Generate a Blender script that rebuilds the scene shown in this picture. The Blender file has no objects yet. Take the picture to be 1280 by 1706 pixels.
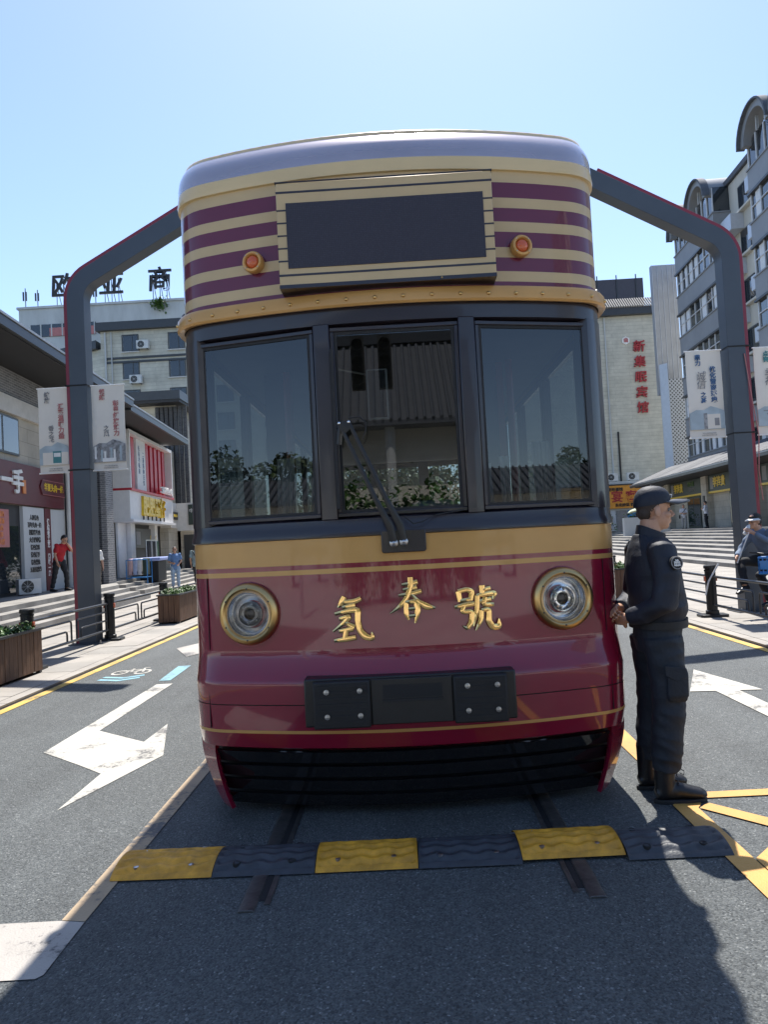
import bpy, bmesh, math, random
from mathutils import Vector, Matrix, noise
random.seed(7)
R = math.radians
sc = bpy.context.scene
COL = sc.collection

# ------------------------------------------------------------------ camera, sky, sun, exposure
cam = bpy.data.objects.new('camera', bpy.data.cameras.new('camera'))
COL.objects.link(cam)
cam.location = (0, 0, 1.58)
cam.rotation_euler = (Matrix.Rotation(R(1.25), 3, 'Z') @ Matrix.Rotation(R(92.05), 3, 'X') @ Matrix.Rotation(R(-3.0), 3, 'Z')).to_euler()
cam.data.sensor_width = 36
cam.data.lens = 36 * 1250 / 1706
cam.data.clip_start = 0.05
cam.data.clip_end = 3000
sc.camera = cam

SUN_TO = Vector((0.065, 0.55, 1)).normalized()
SUN_EL = math.asin(SUN_TO.z)
SUN_AZ = math.atan2(SUN_TO.x, SUN_TO.y)
world = bpy.data.worlds.new('World')
sc.world = world
world.use_nodes = True
wn = world.node_tree
sky = wn.nodes.new('ShaderNodeTexSky')
sky.sky_type = 'NISHITA'
sky.sun_disc = False
sky.sun_elevation = SUN_EL
sky.sun_rotation = SUN_AZ
sky.air_density = 0.8
sky.dust_density = 0.45
sky.ozone_density = 1.6
bg = wn.nodes['Background']
bg.inputs['Strength'].default_value = 0.096
wn.links.new(sky.outputs[0], bg.inputs[0])
sun = bpy.data.objects.new('sun', bpy.data.lights.new('sun', 'SUN'))
COL.objects.link(sun)
sun.data.energy = 3.0
sun.data.angle = R(0.55)
sun.data.color = (1.0, 0.955, 0.89)
sun.rotation_euler = SUN_TO.to_track_quat('Z', 'Y').to_euler()
sun.location = (0, 0, 60)
sc.view_settings.view_transform = 'Standard'
sc.view_settings.look = 'None'
sc.view_settings.exposure = 1.48
sc.view_settings.gamma = 1.0
sc.cycles.max_bounces = 8
sc.cycles.transparent_max_bounces = 16
sc.cycles.caustics_reflective = False
sc.cycles.caustics_refractive = False

# ------------------------------------------------------------------ materials
MATS = {}
def nodes_of(name):
    m = bpy.data.materials.new(name); m.use_nodes = True
    nt = m.node_tree
    return m, nt, nt.nodes['Principled BSDF']
def N(nt, t, **kw):
    n = nt.nodes.new(t)
    for k, v in kw.items():
        if k.startswith('i_'): n.inputs[k[2:].replace('_', ' ')].default_value = v
        else: setattr(n, k, v)
    return n
def ramp(nt, src, stops):
    r = nt.nodes.new('ShaderNodeValToRGB'); e = r.color_ramp.elements
    while len(e) < len(stops): e.new(0.5)
    for q, (p, c) in zip(e, stops):
        q.position = p; q.color = c if len(c) == 4 else (*c, 1)
    nt.links.new(src, r.inputs[0]); return r
def pm(name, col, rough=0.5, metal=0.0, var=0.12, scale=4.0, bump=0.0, bscale=60.0, coat=0.0, spec=0.5, rvar=0.0, stretch=None, world_co=False):
    """plain surface: colour with two octaves of blotches, optional fine relief"""
    if name in MATS: return MATS[name]
    m, nt, b = nodes_of(name)
    tc = N(nt, 'ShaderNodeTexCoord')
    co = tc.outputs['Object']
    if world_co: co = N(nt, 'ShaderNodeNewGeometry').outputs['Position']
    if stretch:
        mp = N(nt, 'ShaderNodeMapping'); mp.inputs['Scale'].default_value = stretch
        nt.links.new(co, mp.inputs['Vector']); co = mp.outputs['Vector']
    n1 = N(nt, 'ShaderNodeTexNoise'); n1.inputs['Scale'].default_value = scale; n1.inputs['Detail'].default_value = 6; n1.inputs['Roughness'].default_value = 0.62
    nt.links.new(co, n1.inputs['Vector'])
    lo = tuple(max(0, c * (1 - var * 1.3)) for c in col); hi = tuple(min(1, c * (1 + var)) for c in col)
    rp = ramp(nt, n1.outputs[0], [(0.28, lo), (0.72, hi)])
    nt.links.new(rp.outputs[0], b.inputs['Base Color'])
    b.inputs['Roughness'].default_value = rough
    b.inputs['Metallic'].default_value = metal
    b.inputs['Specular IOR Level'].default_value = spec
    b.inputs['Coat Weight'].default_value = coat
    b.inputs['Coat Roughness'].default_value = 0.04
    if rvar:
        rr = ramp(nt, n1.outputs[0], [(0.3, (rough - rvar,) * 3), (0.7, (rough + rvar,) * 3)])
        nt.links.new(rr.outputs[0], b.inputs['Roughness'])
    if bump:
        n2 = N(nt, 'ShaderNodeTexNoise'); n2.inputs['Scale'].default_value = bscale; n2.inputs['Detail'].default_value = 4
        nt.links.new(co, n2.inputs['Vector'])
        bp = N(nt, 'ShaderNodeBump'); bp.inputs['Strength'].default_value = bump; bp.inputs['Distance'].default_value = 0.01
        nt.links.new(n2.outputs[0], bp.inputs['Height']); nt.links.new(bp.outputs[0], b.inputs['Normal'])
    MATS[name] = m
    return m
def brickm(name, c1, c2, mortar, bw, bh, ms=0.012, rough=0.8, bump=0.6, off=0.5):
    """coursed wall finish on vertical faces (works on any axis aligned wall of the object)"""
    if name in MATS: return MATS[name]
    m, nt, b = nodes_of(name)
    tc = N(nt, 'ShaderNodeTexCoord'); sp = N(nt, 'ShaderNodeSeparateXYZ'); cb = N(nt, 'ShaderNodeCombineXYZ'); ad = N(nt, 'ShaderNodeMath', operation='ADD')
    nt.links.new(tc.outputs['Object'], sp.inputs[0])
    nt.links.new(sp.outputs[0], ad.inputs[0]); nt.links.new(sp.outputs[1], ad.inputs[1])
    nt.links.new(ad.outputs[0], cb.inputs[0]); nt.links.new(sp.outputs[2], cb.inputs[1])
    br = N(nt, 'ShaderNodeTexBrick'); br.offset = off
    for k, v in (('Color1', (*c1, 1)), ('Color2', (*c2, 1)), ('Mortar', (*mortar, 1)), ('Scale', 1.0), ('Mortar Size', ms), ('Mortar Smooth', 0.2), ('Bias', 0.0), ('Brick Width', bw), ('Row Height', bh)):
        br.inputs[k].default_value = v
    nt.links.new(cb.outputs[0], br.inputs['Vector'])
    ns = N(nt, 'ShaderNodeTexNoise'); ns.inputs['Scale'].default_value = 0.9; ns.inputs['Detail'].default_value = 8; ns.inputs['Roughness'].default_value = 0.7
    nt.links.new(tc.outputs['Object'], ns.inputs['Vector'])
    rp = ramp(nt, ns.outputs[0], [(0.3, (0.68,) * 3), (0.7, (1.0,) * 3)])
    mx = N(nt, 'ShaderNodeMix', data_type='RGBA', blend_type='MULTIPLY'); mx.inputs[0].default_value = 1
    nt.links.new(br.outputs['Color'], mx.inputs[6]); nt.links.new(rp.outputs[0], mx.inputs[7])
    nt.links.new(mx.outputs[2], b.inputs['Base Color'])
    bp = N(nt, 'ShaderNodeBump'); bp.inputs['Strength'].default_value = bump; bp.inputs['Distance'].default_value = 0.015; bp.invert = True
    nt.links.new(br.outputs['Fac'], bp.inputs['Height']); nt.links.new(bp.outputs[0], b.inputs['Normal'])
    b.inputs['Roughness'].default_value = rough
    MATS[name] = m
    return m
def thin_glass(name, tint, refl=1.0, rough=0.0, body=None, mixb=0.0):
    """a thin pane: straight-through tinted view plus fresnel reflection"""
    if name in MATS: return MATS[name]
    m = bpy.data.materials.new(name); m.use_nodes = True; nt = m.node_tree; nt.nodes.clear()
    out = N(nt, 'ShaderNodeOutputMaterial'); tr = N(nt, 'ShaderNodeBsdfTransparent'); tr.inputs[0].default_value = (*tint, 1)
    gl = N(nt, 'ShaderNodeBsdfGlossy'); gl.inputs['Roughness'].default_value = rough; gl.inputs['Color'].default_value = (refl, refl, refl, 1)
    fr = N(nt, 'ShaderNodeFresnel'); fr.inputs['IOR'].default_value = 1.72
    mx = N(nt, 'ShaderNodeMixShader')
    nt.links.new(fr.outputs[0], mx.inputs[0]); nt.links.new(gl.outputs[0], mx.inputs[2]); nt.links.new(mx.outputs[0], out.inputs[0])
    if body:
        df = N(nt, 'ShaderNodeBsdfDiffuse'); df.inputs[0].default_value = (*body, 1)
        m2 = N(nt, 'ShaderNodeMixShader'); m2.inputs[0].default_value = mixb
        nt.links.new(tr.outputs[0], m2.inputs[1]); nt.links.new(df.outputs[0], m2.inputs[2]); nt.links.new(m2.outputs[0], mx.inputs[1])
    else: nt.links.new(tr.outputs[0], mx.inputs[1])
    MATS[name] = m
    return m
def asphalt_mat():
    m, nt, b = nodes_of('asphalt')
    g = N(nt, 'ShaderNodeNewGeometry'); pos = g.outputs['Position']
    v = N(nt, 'ShaderNodeTexVoronoi'); v.inputs['Scale'].default_value = 125
    v2 = N(nt, 'ShaderNodeTexVoronoi'); v2.inputs['Scale'].default_value = 70
    n1 = N(nt, 'ShaderNodeTexNoise'); n1.inputs['Scale'].default_value = 0.55; n1.inputs['Detail'].default_value = 9; n1.inputs['Roughness'].default_value = 0.65
    n2 = N(nt, 'ShaderNodeTexNoise'); n2.inputs['Scale'].default_value = 160; n2.inputs['Detail'].default_value = 3
    mp = N(nt, 'ShaderNodeMapping'); mp.inputs['Scale'].default_value = (2.6, 0.12, 1)
    n3 = N(nt, 'ShaderNodeTexNoise'); n3.inputs['Scale'].default_value = 1.0; n3.inputs['Detail'].default_value = 5
    for n in (v, v2, n1, n2, mp): nt.links.new(pos, n.inputs['Vector'])
    nt.links.new(mp.outputs[0], n3.inputs['Vector'])
    agg = ramp(nt, v.outputs['Color'], [(0.0, (0.026, 0.031, 0.032)), (0.40, (0.072, 0.080, 0.081)), (0.84, (0.126, 0.136, 0.134)), (1.0, (0.31, 0.32, 0.31))])
    big = ramp(nt, n1.outputs[0], [(0.25, (0.74,) * 3), (0.75, (1.18,) * 3)])
    lane = ramp(nt, n3.outputs[0], [(0.3, (0.82,) * 3), (0.7, (1.1,) * 3)])
    mx = N(nt, 'ShaderNodeMix', data_type='RGBA', blend_type='MULTIPLY'); mx.inputs[0].default_value = 1
    mx2 = N(nt, 'ShaderNodeMix', data_type='RGBA', blend_type='MULTIPLY'); mx2.inputs[0].default_value = 1
    nt.links.new(agg.outputs[0], mx.inputs[6]); nt.links.new(big.outputs[0], mx.inputs[7])
    nt.links.new(mx.outputs[2], mx2.inputs[6]); nt.links.new(lane.outputs[0], mx2.inputs[7])
    wp_ = N(nt, 'ShaderNodeTexNoise'); wp_.inputs['Scale'].default_value = 1.3; wp_.inputs['Detail'].default_value = 6
    nt.links.new(pos, wp_.inputs['Vector'])
    wa = N(nt, 'ShaderNodeVectorMath', operation='MULTIPLY_ADD'); wa.inputs[1].default_value = (0.9, 0.9, 0); nt.links.new(wp_.outputs['Color'], wa.inputs[0]); nt.links.new(pos, wa.inputs[2])
    ck = N(nt, 'ShaderNodeTexVoronoi', feature='DISTANCE_TO_EDGE'); ck.inputs['Scale'].default_value = 0.42; nt.links.new(wa.outputs[0], ck.inputs['Vector'])
    ckr = ramp(nt, ck.outputs['Distance'], [(0.0018, (0.80,) * 3), (0.0045, (1,) * 3)])
    st = ramp(nt, n1.outputs[0], [(0.34, (0.62,) * 3), (0.40, (1,) * 3)])
    mx3 = N(nt, 'ShaderNodeMix', data_type='RGBA', blend_type='MULTIPLY'); mx3.inputs[0].default_value = 1
    mx4 = N(nt, 'ShaderNodeMix', data_type='RGBA', blend_type='MULTIPLY'); mx4.inputs[0].default_value = 1
    nt.links.new(mx2.outputs[2], mx3.inputs[6]); nt.links.new(ckr.outputs[0], mx3.inputs[7])
    nt.links.new(mx3.outputs[2], mx4.inputs[6]); nt.links.new(st.outputs[0], mx4.inputs[7])
    nt.links.new(mx4.outputs[2], b.inputs['Base Color'])
    b.inputs['Roughness'].default_value = 0.72
    b.inputs['Specular IOR Level'].default_value = 0.5
    ad = N(nt, 'ShaderNodeMath', operation='ADD'); nt.links.new(v.outputs['Distance'], ad.inputs[0]); nt.links.new(v2.outputs['Distance'], ad.inputs[1])
    ad2 = N(nt, 'ShaderNodeMath', operation='ADD'); nt.links.new(ad.outputs[0], ad2.inputs[0]); nt.links.new(n2.outputs[0], ad2.inputs[1])
    bp = N(nt, 'ShaderNodeBump'); bp.inputs['Strength'].default_value = 0.9; bp.inputs['Distance'].default_value = 0.006; bp.invert = True
    nt.links.new(ad2.outputs[0], bp.inputs['Height']); nt.links.new(bp.outputs[0], b.inputs['Normal'])
    MATS['asphalt'] = m
    return m
def paint_mat(name, col, wear=0.45):
    """road paint worn through to the stone underneath"""
    m, nt, b = nodes_of(name)
    g = N(nt, 'ShaderNodeNewGeometry'); pos = g.outputs['Position']
    n1 = N(nt, 'ShaderNodeTexNoise'); n1.inputs['Scale'].default_value = 26; n1.inputs['Detail'].default_value = 10; n1.inputs['Roughness'].default_value = 0.75
    n2 = N(nt, 'ShaderNodeTexNoise'); n2.inputs['Scale'].default_value = 2.2; n2.inputs['Detail'].default_value = 7
    v = N(nt, 'ShaderNodeTexVoronoi'); v.inputs['Scale'].default_value = 105
    for n in (n1, n2, v): nt.links.new(pos, n.inputs['Vector'])
    ad = N(nt, 'ShaderNodeMath', operation='ADD'); nt.links.new(n1.outputs[0], ad.inputs[0]); nt.links.new(n2.outputs[0], ad.inputs[1])
    f = ramp(nt, ad.outputs[0], [(wear - 0.06 + 0.3, (0,) * 3), (wear + 0.06 + 0.3, (1,) * 3)])
    dirt = ramp(nt, n2.outputs[0], [(0.3, tuple(c * 0.72 for c in col)), (0.65, col)])
    mx = N(nt, 'ShaderNodeMix', data_type='RGBA'); mx.inputs[6].default_value = (0.085, 0.082, 0.08, 1)
    nt.links.new(f.outputs[0], mx.inputs[0]); nt.links.new(dirt.outputs[0], mx.inputs[7])
    nt.links.new(mx.outputs[2], b.inputs['Base Color'])
    b.inputs['Roughness'].default_value = 0.6
    bp = N(nt, 'ShaderNodeBump'); bp.inputs['Strength'].default_value = 0.4; bp.inputs['Distance'].default_value = 0.004; bp.invert = True
    nt.links.new(v.outputs['Distance'], bp.inputs['Height']); nt.links.new(bp.outputs[0], b.inputs['Normal'])
    MATS[name] = m
    return m

M = {}
M['asphalt'] = asphalt_mat()
M['white_line'] = paint_mat('white_line', (0.52, 0.50, 0.44), 0.56)
M['yellow_line'] = paint_mat('yellow_line', (0.62, 0.40, 0.08), 0.52)
M['orange_line'] = paint_mat('orange_line', (0.60, 0.32, 0.075), 0.50)
M['faded_orange'] = paint_mat('faded_orange', (0.42, 0.31, 0.19), 0.60)
M['faded_white'] = paint_mat('faded_white', (0.40, 0.37, 0.33), 0.58)
M['blue_line'] = paint_mat('blue_line', (0.22, 0.44, 0.52), 0.55)
M['maroon'] = pm('maroon_paint', (0.215, 0.008, 0.030), 0.26, 0, 0.05, 2, coat=1.0, spec=0.25, bump=0.035, bscale=2.6)
M['purple'] = pm('plum_paint', (0.125, 0.018, 0.044), 0.3, 0, 0.05, 2, coat=0.8, spec=0.15)
M['roofpaint'] = pm('roof_plum_lacquer', (0.46, 0.40, 0.42), 0.27, 0.7, 0.08, 2, coat=0.5)
for n_ in M['roofpaint'].node_tree.nodes:
    if n_.type == 'BSDF_PRINCIPLED': n_.inputs['Coat Weight'].default_value = 1.0; n_.inputs['Coat Roughness'].default_value = 0.13
M['gold'] = pm('gold_paint', (0.56, 0.315, 0.105), 0.38, 0.1, 0.06, 3, coat=0.4, spec=0.2)
M['tan'] = pm('tan_paint', (0.52, 0.39, 0.215), 0.4, 0.05, 0.06, 3, coat=0.3, spec=0.2)
M['cream'] = pm('cream_paint', (0.62, 0.47, 0.24), 0.35, 0, 0.05, 3, coat=0.5)
M['frame'] = pm('black_plum_lacquer', (0.016, 0.012, 0.018), 0.3, 0, 0.1, 3, coat=0.35, bump=0.03, bscale=3)
M['rubber'] = pm('black_rubber', (0.012, 0.012, 0.013), 0.65, 0, 0.25, 20, bump=0.15, bscale=120)
M['blackplastic'] = pm('black_plastic', (0.012, 0.0125, 0.014), 0.38, 0, 0.2, 8)
M['slat'] = pm('black_gloss_slat', (0.010, 0.010, 0.011), 0.07, 0, 0.2, 8, coat=0.4)
M['chrome'] = pm('chrome', (0.90, 0.91, 0.93), 0.16, 1.0, 0.02, 3)
M['steel'] = pm('brushed_steel', (0.45, 0.45, 0.46), 0.32, 1.0, 0.15, 12)
M['rail'] = pm('rail_steel', (0.13, 0.125, 0.12), 0.42, 0.7, 0.35, 14, bump=0.2)
M['brass'] = pm('polished_brass', (0.62, 0.41, 0.17), 0.33, 1.0, 0.08, 6)
M['goldleaf'] = pm('gold_mirror', (0.86, 0.58, 0.24), 0.14, 1.0, 0.06, 8)
M['lamp_orange'] = pm('orange_lens', (0.55, 0.10, 0.025), 0.2, 0, 0.05, 8, coat=0.5)
M['reflector'] = pm('frosted_reflector', (0.95, 0.95, 0.96), 0.15, 0.75, 0.03, 3)
M['bounce_floor'] = pm('pale_bounce_floor', (0.52, 0.49, 0.44), 0.8, 0, 0.15, 0.6, world_co=True)  # pale tone picked to throw sunlight back at the tram front
M['glazed'] = pm('dark_roof_glazing', (0.055, 0.045, 0.055), 0.3)
M['screen'] = None
M['clear'] = thin_glass('windscreen_glass', (0.40, 0.44, 0.44), 1.0)
M['pane'] = thin_glass('window_glass', (0.20, 0.24, 0.27), 1.0, 0.02, (0.05, 0.06, 0.07), 0.5)
M['lens'] = thin_glass('lamp_glass', (1.0, 1.0, 1.0), 0.35)
M['interior'] = pm('interior_panel', (0.07, 0.067, 0.065), 0.6)
M['dash'] = pm('dashboard_grey', (0.40, 0.40, 0.40), 0.5)
M['curtain'] = pm('white_curtain', (0.72, 0.73, 0.74), 0.8, 0, 0.1, 10)
M['redpole'] = pm('red_lacquer', (0.24, 0.03, 0.02), 0.35, coat=0.4)
M['postgrey'] = pm('slate_blue_steel_paint', (0.050, 0.062, 0.080), 0.42, 0, 0.1, 1.5, bump=0.03, bscale=80, coat=0.1)
M['postred'] = pm('crimson_steel_paint', (0.22, 0.012, 0.030), 0.42, 0, 0.08, 1.5, coat=0.15)
M['bollard'] = pm('black_iron', (0.016, 0.017, 0.018), 0.42, 0.2, 0.25, 9, bump=0.1)
M['railgrey'] = pm('dark_grey_rail_paint', (0.05, 0.051, 0.054), 0.38, 0.3, 0.15, 9)
M['wood'] = pm('weathered_wood', (0.16, 0.088, 0.052), 0.7, 0, 0.35, 6, bump=0.3, bscale=30, stretch=(6, 6, 0.7))
M['soil'] = pm('planter_soil', (0.05, 0.035, 0.025), 0.95)
M['leaf'] = pm('hedge_leaf', (0.075, 0.15, 0.03), 0.5, 0, 0.5, 3)
M['leaf2'] = pm('tree_leaf', (0.05, 0.085, 0.022), 0.6, 0, 0.6, 0.6)
M['bark'] = pm('bark', (0.09, 0.07, 0.05), 0.9, bump=0.5, bscale=20)
M['slab'] = pm('granite_paving', (0.31, 0.285, 0.25), 0.75, 0, 0.16, 1.3, bump=0.15, bscale=90, world_co=True)
M['slab2'] = pm('granite_paving_darker', (0.27, 0.252, 0.225), 0.75, 0, 0.16, 1.3, bump=0.15, bscale=90, world_co=True)
M['joint'] = pm('paving_joint', (0.16, 0.145, 0.125), 0.9, world_co=True)
M['stone'] = pm('step_granite', (0.25, 0.238, 0.218), 0.75, 0, 0.32, 0.9, bump=0.2, bscale=60, world_co=True)
M['beige'] = brickm('beige_cladding', (0.58, 0.53, 0.44), (0.53, 0.485, 0.40), (0.36, 0.33, 0.27), 1.6, 0.42, 0.010, 0.8, 0.3)
M['hotelwall'] = brickm('cream_plank_cladding', (0.66, 0.63, 0.53), (0.60, 0.575, 0.48), (0.44, 0.41, 0.34), 3.1, 0.36, 0.014, 0.8, 0.3)
M['greybrick'] = brickm('grey_brick', (0.17, 0.175, 0.185), (0.26, 0.265, 0.275), (0.42, 0.41, 0.40), 0.27, 0.075, 0.012, 0.85, 0.8)
M['darkbrick'] = brickm('dark_brick', (0.040, 0.042, 0.048), (0.075, 0.078, 0.085), (0.16, 0.16, 0.16), 0.27, 0.075, 0.010, 0.85, 0.8)
M['soffit'] = pm('dark_soffit', (0.022, 0.022, 0.024), 0.6)
M['eave'] = pm('dark_grey_eave_metal', (0.05, 0.053, 0.058), 0.4, 0.3, 0.1)
M['eavetrim'] = pm('light_eave_trim', (0.30, 0.31, 0.32), 0.4, 0.3, 0.1)
M['signred'] = pm('dark_red_signboard', (0.115, 0.016, 0.022), 0.45)
M['bright_red'] = pm('bright_red_panel', (0.52, 0.018, 0.040), 0.45)
M['white'] = pm('white_panel', (0.74, 0.73, 0.72), 0.5, 0, 0.06)
M['offwhite'] = pm('off_white_plaster', (0.62, 0.60, 0.56), 0.7, 0, 0.08)
M['letter_white'] = pm('letter_white', (0.78, 0.77, 0.74), 0.5)
M['letter_yellow'] = pm('letter_yellow', (0.78, 0.52, 0.03), 0.4)
M['letter_dark'] = pm('letter_dark', (0.02, 0.018, 0.018), 0.5)
M['letter_red'] = pm('letter_red', (0.36, 0.022, 0.03), 0.5)
M['letter_blue'] = pm('letter_blue', (0.05, 0.12, 0.25), 0.5)
M['letter_orange'] = pm('letter_orange', (0.72, 0.24, 0.06), 0.5)
M['letter_faded'] = pm('letter_faded_red', (0.48, 0.18, 0.17), 0.6)
M['letter_grey'] = pm('letter_grey', (0.25, 0.24, 0.24), 0.6)
M['letter_teal'] = pm('letter_teal', (0.06, 0.23, 0.24), 0.6)
M['orange_sign'] = pm('orange_signboard', (0.70, 0.29, 0.035), 0.5)
M['green_sign'] = pm('dark_green_signboard', (0.018, 0.035, 0.026), 0.45)
M['banner'] = pm('banner_cloth', (0.76, 0.70, 0.61), 0.7, 0, 0.05, 2)
M['banner_wash'] = pm('banner_pale_blue', (0.40, 0.47, 0.50), 0.7, 0, 0.15, 4)
M['banner_grey'] = pm('banner_grey_print', (0.30, 0.30, 0.30), 0.7, 0, 0.5, 14)
M['concrete'] = pm('weathered_concrete', (0.52, 0.53, 0.52), 0.85, 0, 0.18, 0.4, bump=0.1, stretch=(1, 1, 0.3))
M['resgrey'] = pm('grey_spandrel_paint', (0.25, 0.26, 0.275), 0.6, 0, 0.12, 0.5)
M['rescream'] = pm('cream_render', (0.60, 0.57, 0.50), 0.8, 0, 0.15, 0.4, stretch=(1, 1, 0.25))
M['roofgrey'] = pm('grey_roof_tile', (0.085, 0.093, 0.108), 0.7, 0, 0.25, 5)
M['alu'] = pm('white_window_frame', (0.55, 0.56, 0.57), 0.4)
M['darkalu'] = pm('dark_window_frame', (0.045, 0.047, 0.05), 0.4)
M['perf'] = pm('perforated_grey_sheet', (0.52, 0.55, 0.60), 0.45, 0.3, 0.06)
M['tower'] = pm('grey_mesh_cladding', (0.36, 0.375, 0.40), 0.5, 0.2, 0.12, 1.0)
M['acwhite'] = pm('ac_white', (0.62, 0.62, 0.60), 0.45)
M['black'] = pm('matt_black', (0.01, 0.01, 0.011), 0.7)
M['skin'] = pm('skin', (0.52, 0.29, 0.19), 0.5, 0, 0.12, 9, bump=0.05, bscale=220)
M['buzz'] = pm('cropped_hair', (0.055, 0.040, 0.034), 0.7, 0, 0.3, 60, bump=0.2, bscale=300)
M['hair'] = pm('black_hair', (0.012, 0.010, 0.010), 0.55, 0, 0.3, 30, bump=0.4, bscale=150)
M['navy'] = pm('navy_uniform_cloth', (0.011, 0.0145, 0.026), 0.66, 0, 0.25, 9, bump=0.25, bscale=60)
M['navy2'] = pm('navy_trouser_cloth', (0.011, 0.016, 0.025), 0.7, 0, 0.25, 9, bump=0.25, bscale=60)
M['bootblack'] = pm('black_boot_leather', (0.010, 0.010, 0.012), 0.4, 0, 0.3, 20, bump=0.2, bscale=50)
M['bump_yellow'] = pm('yellow_rubber', (0.62, 0.29, 0.022), 0.55, 0, 0.34, 11, bump=0.2, bscale=90)
M['bump_black'] = pm('dusty_black_rubber', (0.035, 0.04, 0.048), 0.5, 0, 0.3, 14, bump=0.2, bscale=90)
M['blue_bike'] = pm('sky_blue_bike_paint', (0.03, 0.22, 0.55), 0.35, coat=0.3)
M['tyre'] = pm('bike_tyre', (0.02, 0.02, 0.02), 0.8)
def cloth(name, col): return pm('cloth_' + name, col, 0.8, 0, 0.15, 8, bump=0.15, bscale=40)

def led_mat():
    m, nt, b = nodes_of('led_panel')
    tc = N(nt, 'ShaderNodeTexCoord'); v = N(nt, 'ShaderNodeTexVoronoi'); v.inputs['Scale'].default_value = 95; v.inputs['Randomness'].default_value = 0.096
    nt.links.new(tc.outputs['Object'], v.inputs['Vector'])
    r = ramp(nt, v.outputs['Distance'], [(0.18, (0.13, 0.118, 0.165)), (0.45, (0.024, 0.022, 0.034))])
    nt.links.new(r.outputs[0], b.inputs['Base Color']); b.inputs['Roughness'].default_value = 0.55
    bp = N(nt, 'ShaderNodeBump'); bp.inputs['Strength'].default_value = 0.4; bp.inputs['Distance'].default_value = 0.003; bp.invert = True
    nt.links.new(v.outputs['Distance'], bp.inputs['Height']); nt.links.new(bp.outputs[0], b.inputs['Normal'])
    return m
M['screen'] = led_mat()

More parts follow.
